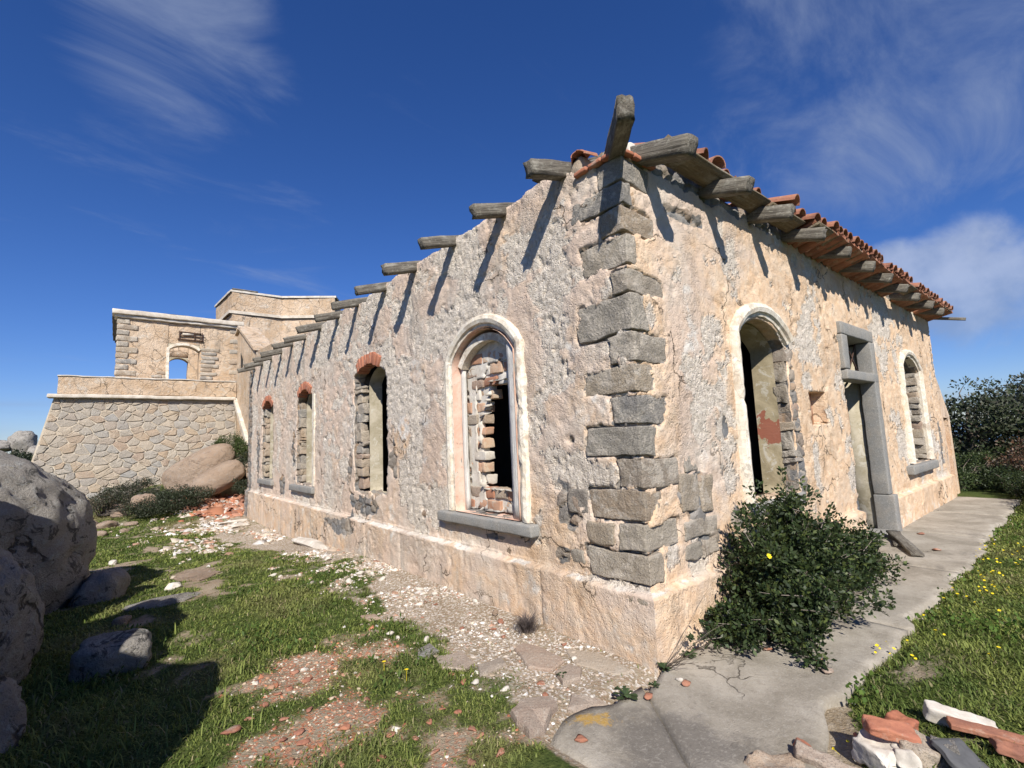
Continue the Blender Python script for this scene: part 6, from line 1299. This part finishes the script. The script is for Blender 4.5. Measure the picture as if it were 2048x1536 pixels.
# crumbs too small to tell apart
def crumbs(name, label, cat, n, region, size, cols, seed, dens):
    rs = np.random.RandomState(seed); x = rs.uniform(region[0], region[1], n); y = rs.uniform(region[2], region[3], n); k = rs.rand(n) < dens(x, y); x, y = x[k], y[k]; n = len(x); d = np.hypot(x - CAM_C[0], y - CAM_C[1]); s = size * rs.lognormal(0, .5, n) * np.clip(d / 4, .8, 2.0); z = H(x, y)
    base = np.array([(1, 0, -.3), (0, 1, -.3), (-1, 0, -.3), (0, -1, -.3), (.5, .5, .5), (-.5, -.4, .6)]) ; F0 = np.array([(0, 1, 4), (1, 2, 5), (2, 3, 5), (3, 0, 4), (1, 5, 4), (3, 4, 5)]); a = rs.uniform(0, 6.28, n); c_, s_ = np.cos(a), np.sin(a)
    B = base[None] * (1 + .35 * rs.randn(n, 6, 3)); B = B * np.array([1, .75, .6]); R_ = np.stack([B[..., 0] * c_[:, None] - B[..., 1] * s_[:, None], B[..., 0] * s_[:, None] + B[..., 1] * c_[:, None], B[..., 2]], -1) * s[:, None, None]
    V = (R_ + np.stack([x, y, z + s * .2], 1)[:, None]).reshape(-1, 3); F = (F0[None] + (np.arange(n) * 6)[:, None, None]).reshape(-1, 3); cols = np.array(cols); C = np.repeat(cols[rs.randint(0, len(cols), n)] * rs.uniform(.75, 1.2, (n, 1)), 6, 0)
    return tag(mobj(name, V, F, MCHIP, attrs={'col': C}), label, cat, kind='stuff')
CH = [(.66, .62, .56), (.50, .43, .34), (.70, .67, .62), (.42, .34, .26), (.38, .23, .16), (.58, .51, .43), (.46, .38, .29)]
crumbs('plaster_crumbs', 'white plaster crumbs strewn along the foot of the long wall', 'rubble', 12000, (-1.7, -.08, -.1, 6.5), .0085, CH, 5, lambda x, y: sst(x, -1.6, -.35) * sst(fbm(np.stack([x, y], -1) * 2.2, 3, 91), -.25, .3) * (1 - .75 * sst(masks(x, y)[0], .3, .8)))
crumbs('plaster_crumbs', 'pale rubble streaks on the far turf', 'rubble', 9000, (-3.4, -.08, 6.0, 16.0), .017, CH, 6, lambda x, y: sst(x, -3.4, -.5) * sst(fbm(np.stack([x * 1.4, y * .7], -1) * 1.4, 3, 93), -.05, .35))
crumbs('tile_crumbs', 'red tile crumbs in the bare dirt patch of the left turf', 'rubble', 15000, (-3.2, -.9, -.3, 3.0), .0075, [(.42, .18, .10), (.36, .14, .08), (.48, .28, .18), (.52, .42, .30), (.60, .54, .45), (.44, .34, .24)], 7, lambda x, y: sst(masks(x, y)[2], .1, .9) * sst(masks(x, y)[0], .9, .2) * .7)
crumbs('plaster_crumbs', 'pale crumbs under the shrub at the path edge', 'rubble', 1500, (.3, 2.6, -.85, -.06), .008, CH, 8, lambda x, y: .35 * sst(-y, .95, .5) + 0 * x)
crumbs('path_grit', 'scattered grit on the concrete path', 'rubble', 5000, (-1.1, 10, -1.1, -.05), .006, CH, 11, lambda x, y: np.clip(.08 + .8 * np.exp(-((y - path_edge(x)) / .07) ** 2) + .5 * np.exp(-((y + .09) / .05) ** 2) * (x > 0), 0, 1))
# heap of red tile beyond the far end of the long wall
crumbs('tile_heap', 'heap of broken red roof tiles beyond the far end of the long wall', 'rubble', 6500, (-1.7, .5, 13.2, 17.0), .03, [(.42, .18, .10), (.36, .14, .08), (.48, .26, .17), (.40, .2, .13), (.60, .52, .45)], 9, lambda x, y: np.clip(ell(x, y, -.35, 14.6, .5, .5) + ell(x, y, -.55, 15.9, .75, .45) + .3 * ell(x, y, -1.3, 16.2, .5, .4), 0, 1))
for i in range(26):
    x, y = random.Random(900 + i).uniform(-1.2, .2), random.Random(930 + i).uniform(14.1, 16.3)
    o = put('broken_tile', TILES[i % 5], None, (x, y, Hs(x, y) + .05), (random.Random(i).uniform(-.4, .4), random.Random(i + 5).uniform(-.5, .5), random.Random(i + 9).uniform(0, 6)), (.7, .4, .6)); tag(o, 'broken roof tile lying on the red heap beyond the wall end', 'roof tile', 'broken tiles on the heap')

# rubble heap in the lower right corner
def lump(name, lo, hi, loc, rot, mat, seed, label, cat, n=(8, 6, 5), rough=.012, rnd=.018, holes=False):
    n = tuple(k + 5 for k in n); P, F = block(lo, hi, n, rough * .8, min(rnd * .5, .009), seed, 13.0); rs_ = np.random.RandomState(seed)
    if 'brick' not in name and 'tile' not in name:
        for _ in range(9):
            nn = rs_.randn(3); nn /= np.linalg.norm(nn); h_ = np.array(hi); dd = rs_.uniform(.72, .95) * np.abs(nn * h_).sum(); P = P - np.maximum(P @ nn - dd, 0)[:, None] * nn
    P = P + .003 * np.stack([fbm(P * 45, 2, seed), fbm(P * 45 + 3, 2, seed), fbm(P * 45 + 6, 2, seed)], 1); o = put(name, make_mesh(name, P, F, mats=[mat]), None, loc, rot); return tag(o, label, cat, 'debris in the lower right corner')
def at(a, b, z=.06): q = gp(a, b, z); return (q[0], q[1], Hs(q[0], q[1]) + z)
vdir = math.atan2(-.63, .77)   # across the view
lump('red_brick', (-.105, -.05, -.027), (.105, .05, .027), at(1783, 1468, .13), (.10, .16, vdir - .22), MBR, 1001, 'red brick lying across the white plaster block', 'brick')
lump('plaster_block', (-.105, -.085, -.06), (.105, .085, .06), at(1765, 1510, .04), (.15, -.1, vdir + .2), MCHALK, 1002, 'white plaster-coated block under the red brick', 'block', (7, 7, 6), .03, .04)
lump('brick_lump', (-.09, -.07, -.05), (.09, .07, .05), at(1838, 1512, .05), (.2, .1, vdir + .9), MPAVE, 1003, 'buff broken stone right of the white block', 'stone', (6, 6, 6), .025, .03)
lump('plaster_lump', (-.05, -.05, -.04), (.05, .05, .04), at(1812, 1528, .04), (.1, .3, .5), MCHALK, 1004, 'small white lump below the buff stone', 'plaster lump', (5, 5, 5), .02, .025)
lump('red_brick', (-.06, -.05, -.03), (.06, .05, .03), at(1805, 1452, .06), (.1, -.2, 1.2), MBR, 1005, 'half brick hidden behind the lying red brick', 'brick')
lump('mortared_brick', (-.14, -.035, -.04), (.14, .035, .04), at(1920, 1452, .05), (.25, .18, vdir - .42), MCHALK, 1006, 'long mortared brick piece resting in the right turf', 'brick', (10, 5, 5), .012, .02)
lump('roof_tile_piece', (-.17, -.04, -.012), (.17, .04, .012), at(1985, 1484, .04), (.1, .14, vdir - .40), MT, 1007, 'orange roof tile strip beside the mortared brick', 'tile', (8, 4, 3), .006, .008)
lump('fieldstone', (-.16, -.10, -.04), (.16, .10, .04), at(1560, 1530, .03), (.05, .08, vdir + .25), MPAVE, 1008, 'flat ochre-grey stone at the bottom edge of the path', 'stone', (9, 8, 5), .022, .035)
lump('mortared_brick', (-.13, -.045, -.04), (.13, .045, .04), at(1650, 1512, .05), (.3, .25, vdir - .55), MPAVE, 1009, 'grey stone bar leaning between path and turf', 'stone', (8, 5, 5), .012, .02)
lump('red_brick', (-.05, -.04, -.03), (.05, .04, .03), at(1605, 1478, .06), (.5, .3, .6), MBR, 1010, 'small red brick corner standing behind the grey bar', 'brick')
lump('slate_piece', (-.10, -.09, -.012), (.10, .09, .012), at(1925, 1530, .06), (.5, .2, vdir + .3), MSLATE, 1011, 'dark slate-grey piece at the bottom edge', 'slate', (7, 7, 3), .008, .006)
lump('fieldstone', (-.05, -.06, -.06), (.05, .06, .06), at(1892, 1522, .05), (.1, .1, .3), MBO, 1012, 'grey upright stone beside the dark slate', 'stone', (5, 5, 5), .02, .03)
lump('red_brick', (-.09, -.04, -.02), (.09, .04, .02), at(2035, 1520, .04), (.1, .2, vdir - .4), MT, 1013, 'orange clay piece at the bottom right corner', 'brick')
lump('tile_fragment', (-.03, -.02, -.01), (.03, .02, .01), at(1715, 1462, .03), (.8, .1, .4), MBR, 1014, 'little upright red shard left of the brick pile', 'fragment', (4, 4, 3), .004, .006)
# weathered boards on the path by the doorway
for i, (p0, p1, lab) in enumerate([((5.65, -.12, .10), (4.55, -.62, .035), 'grey weathered board lying askew below the doorway'), ((5.9, -.10, .05), (5.0, -.35, .04), 'shorter weathered board against the doorway threshold')]):
    o = timber('board', p0, p1, .13, .03, MWOOD, None, 1030 + i, .004, 10); tag(o, lab, 'board')
# loose wire on the right wall
wires('cable', 'thin dark cable stub on the ochre wall near its far end', 'cable', [np.array([(9.75, -.03, 1.72), (9.9, -.05, 1.73), (10.1, -.06, 1.69), (10.2, -.03, 1.66)])], MIRON, .008)
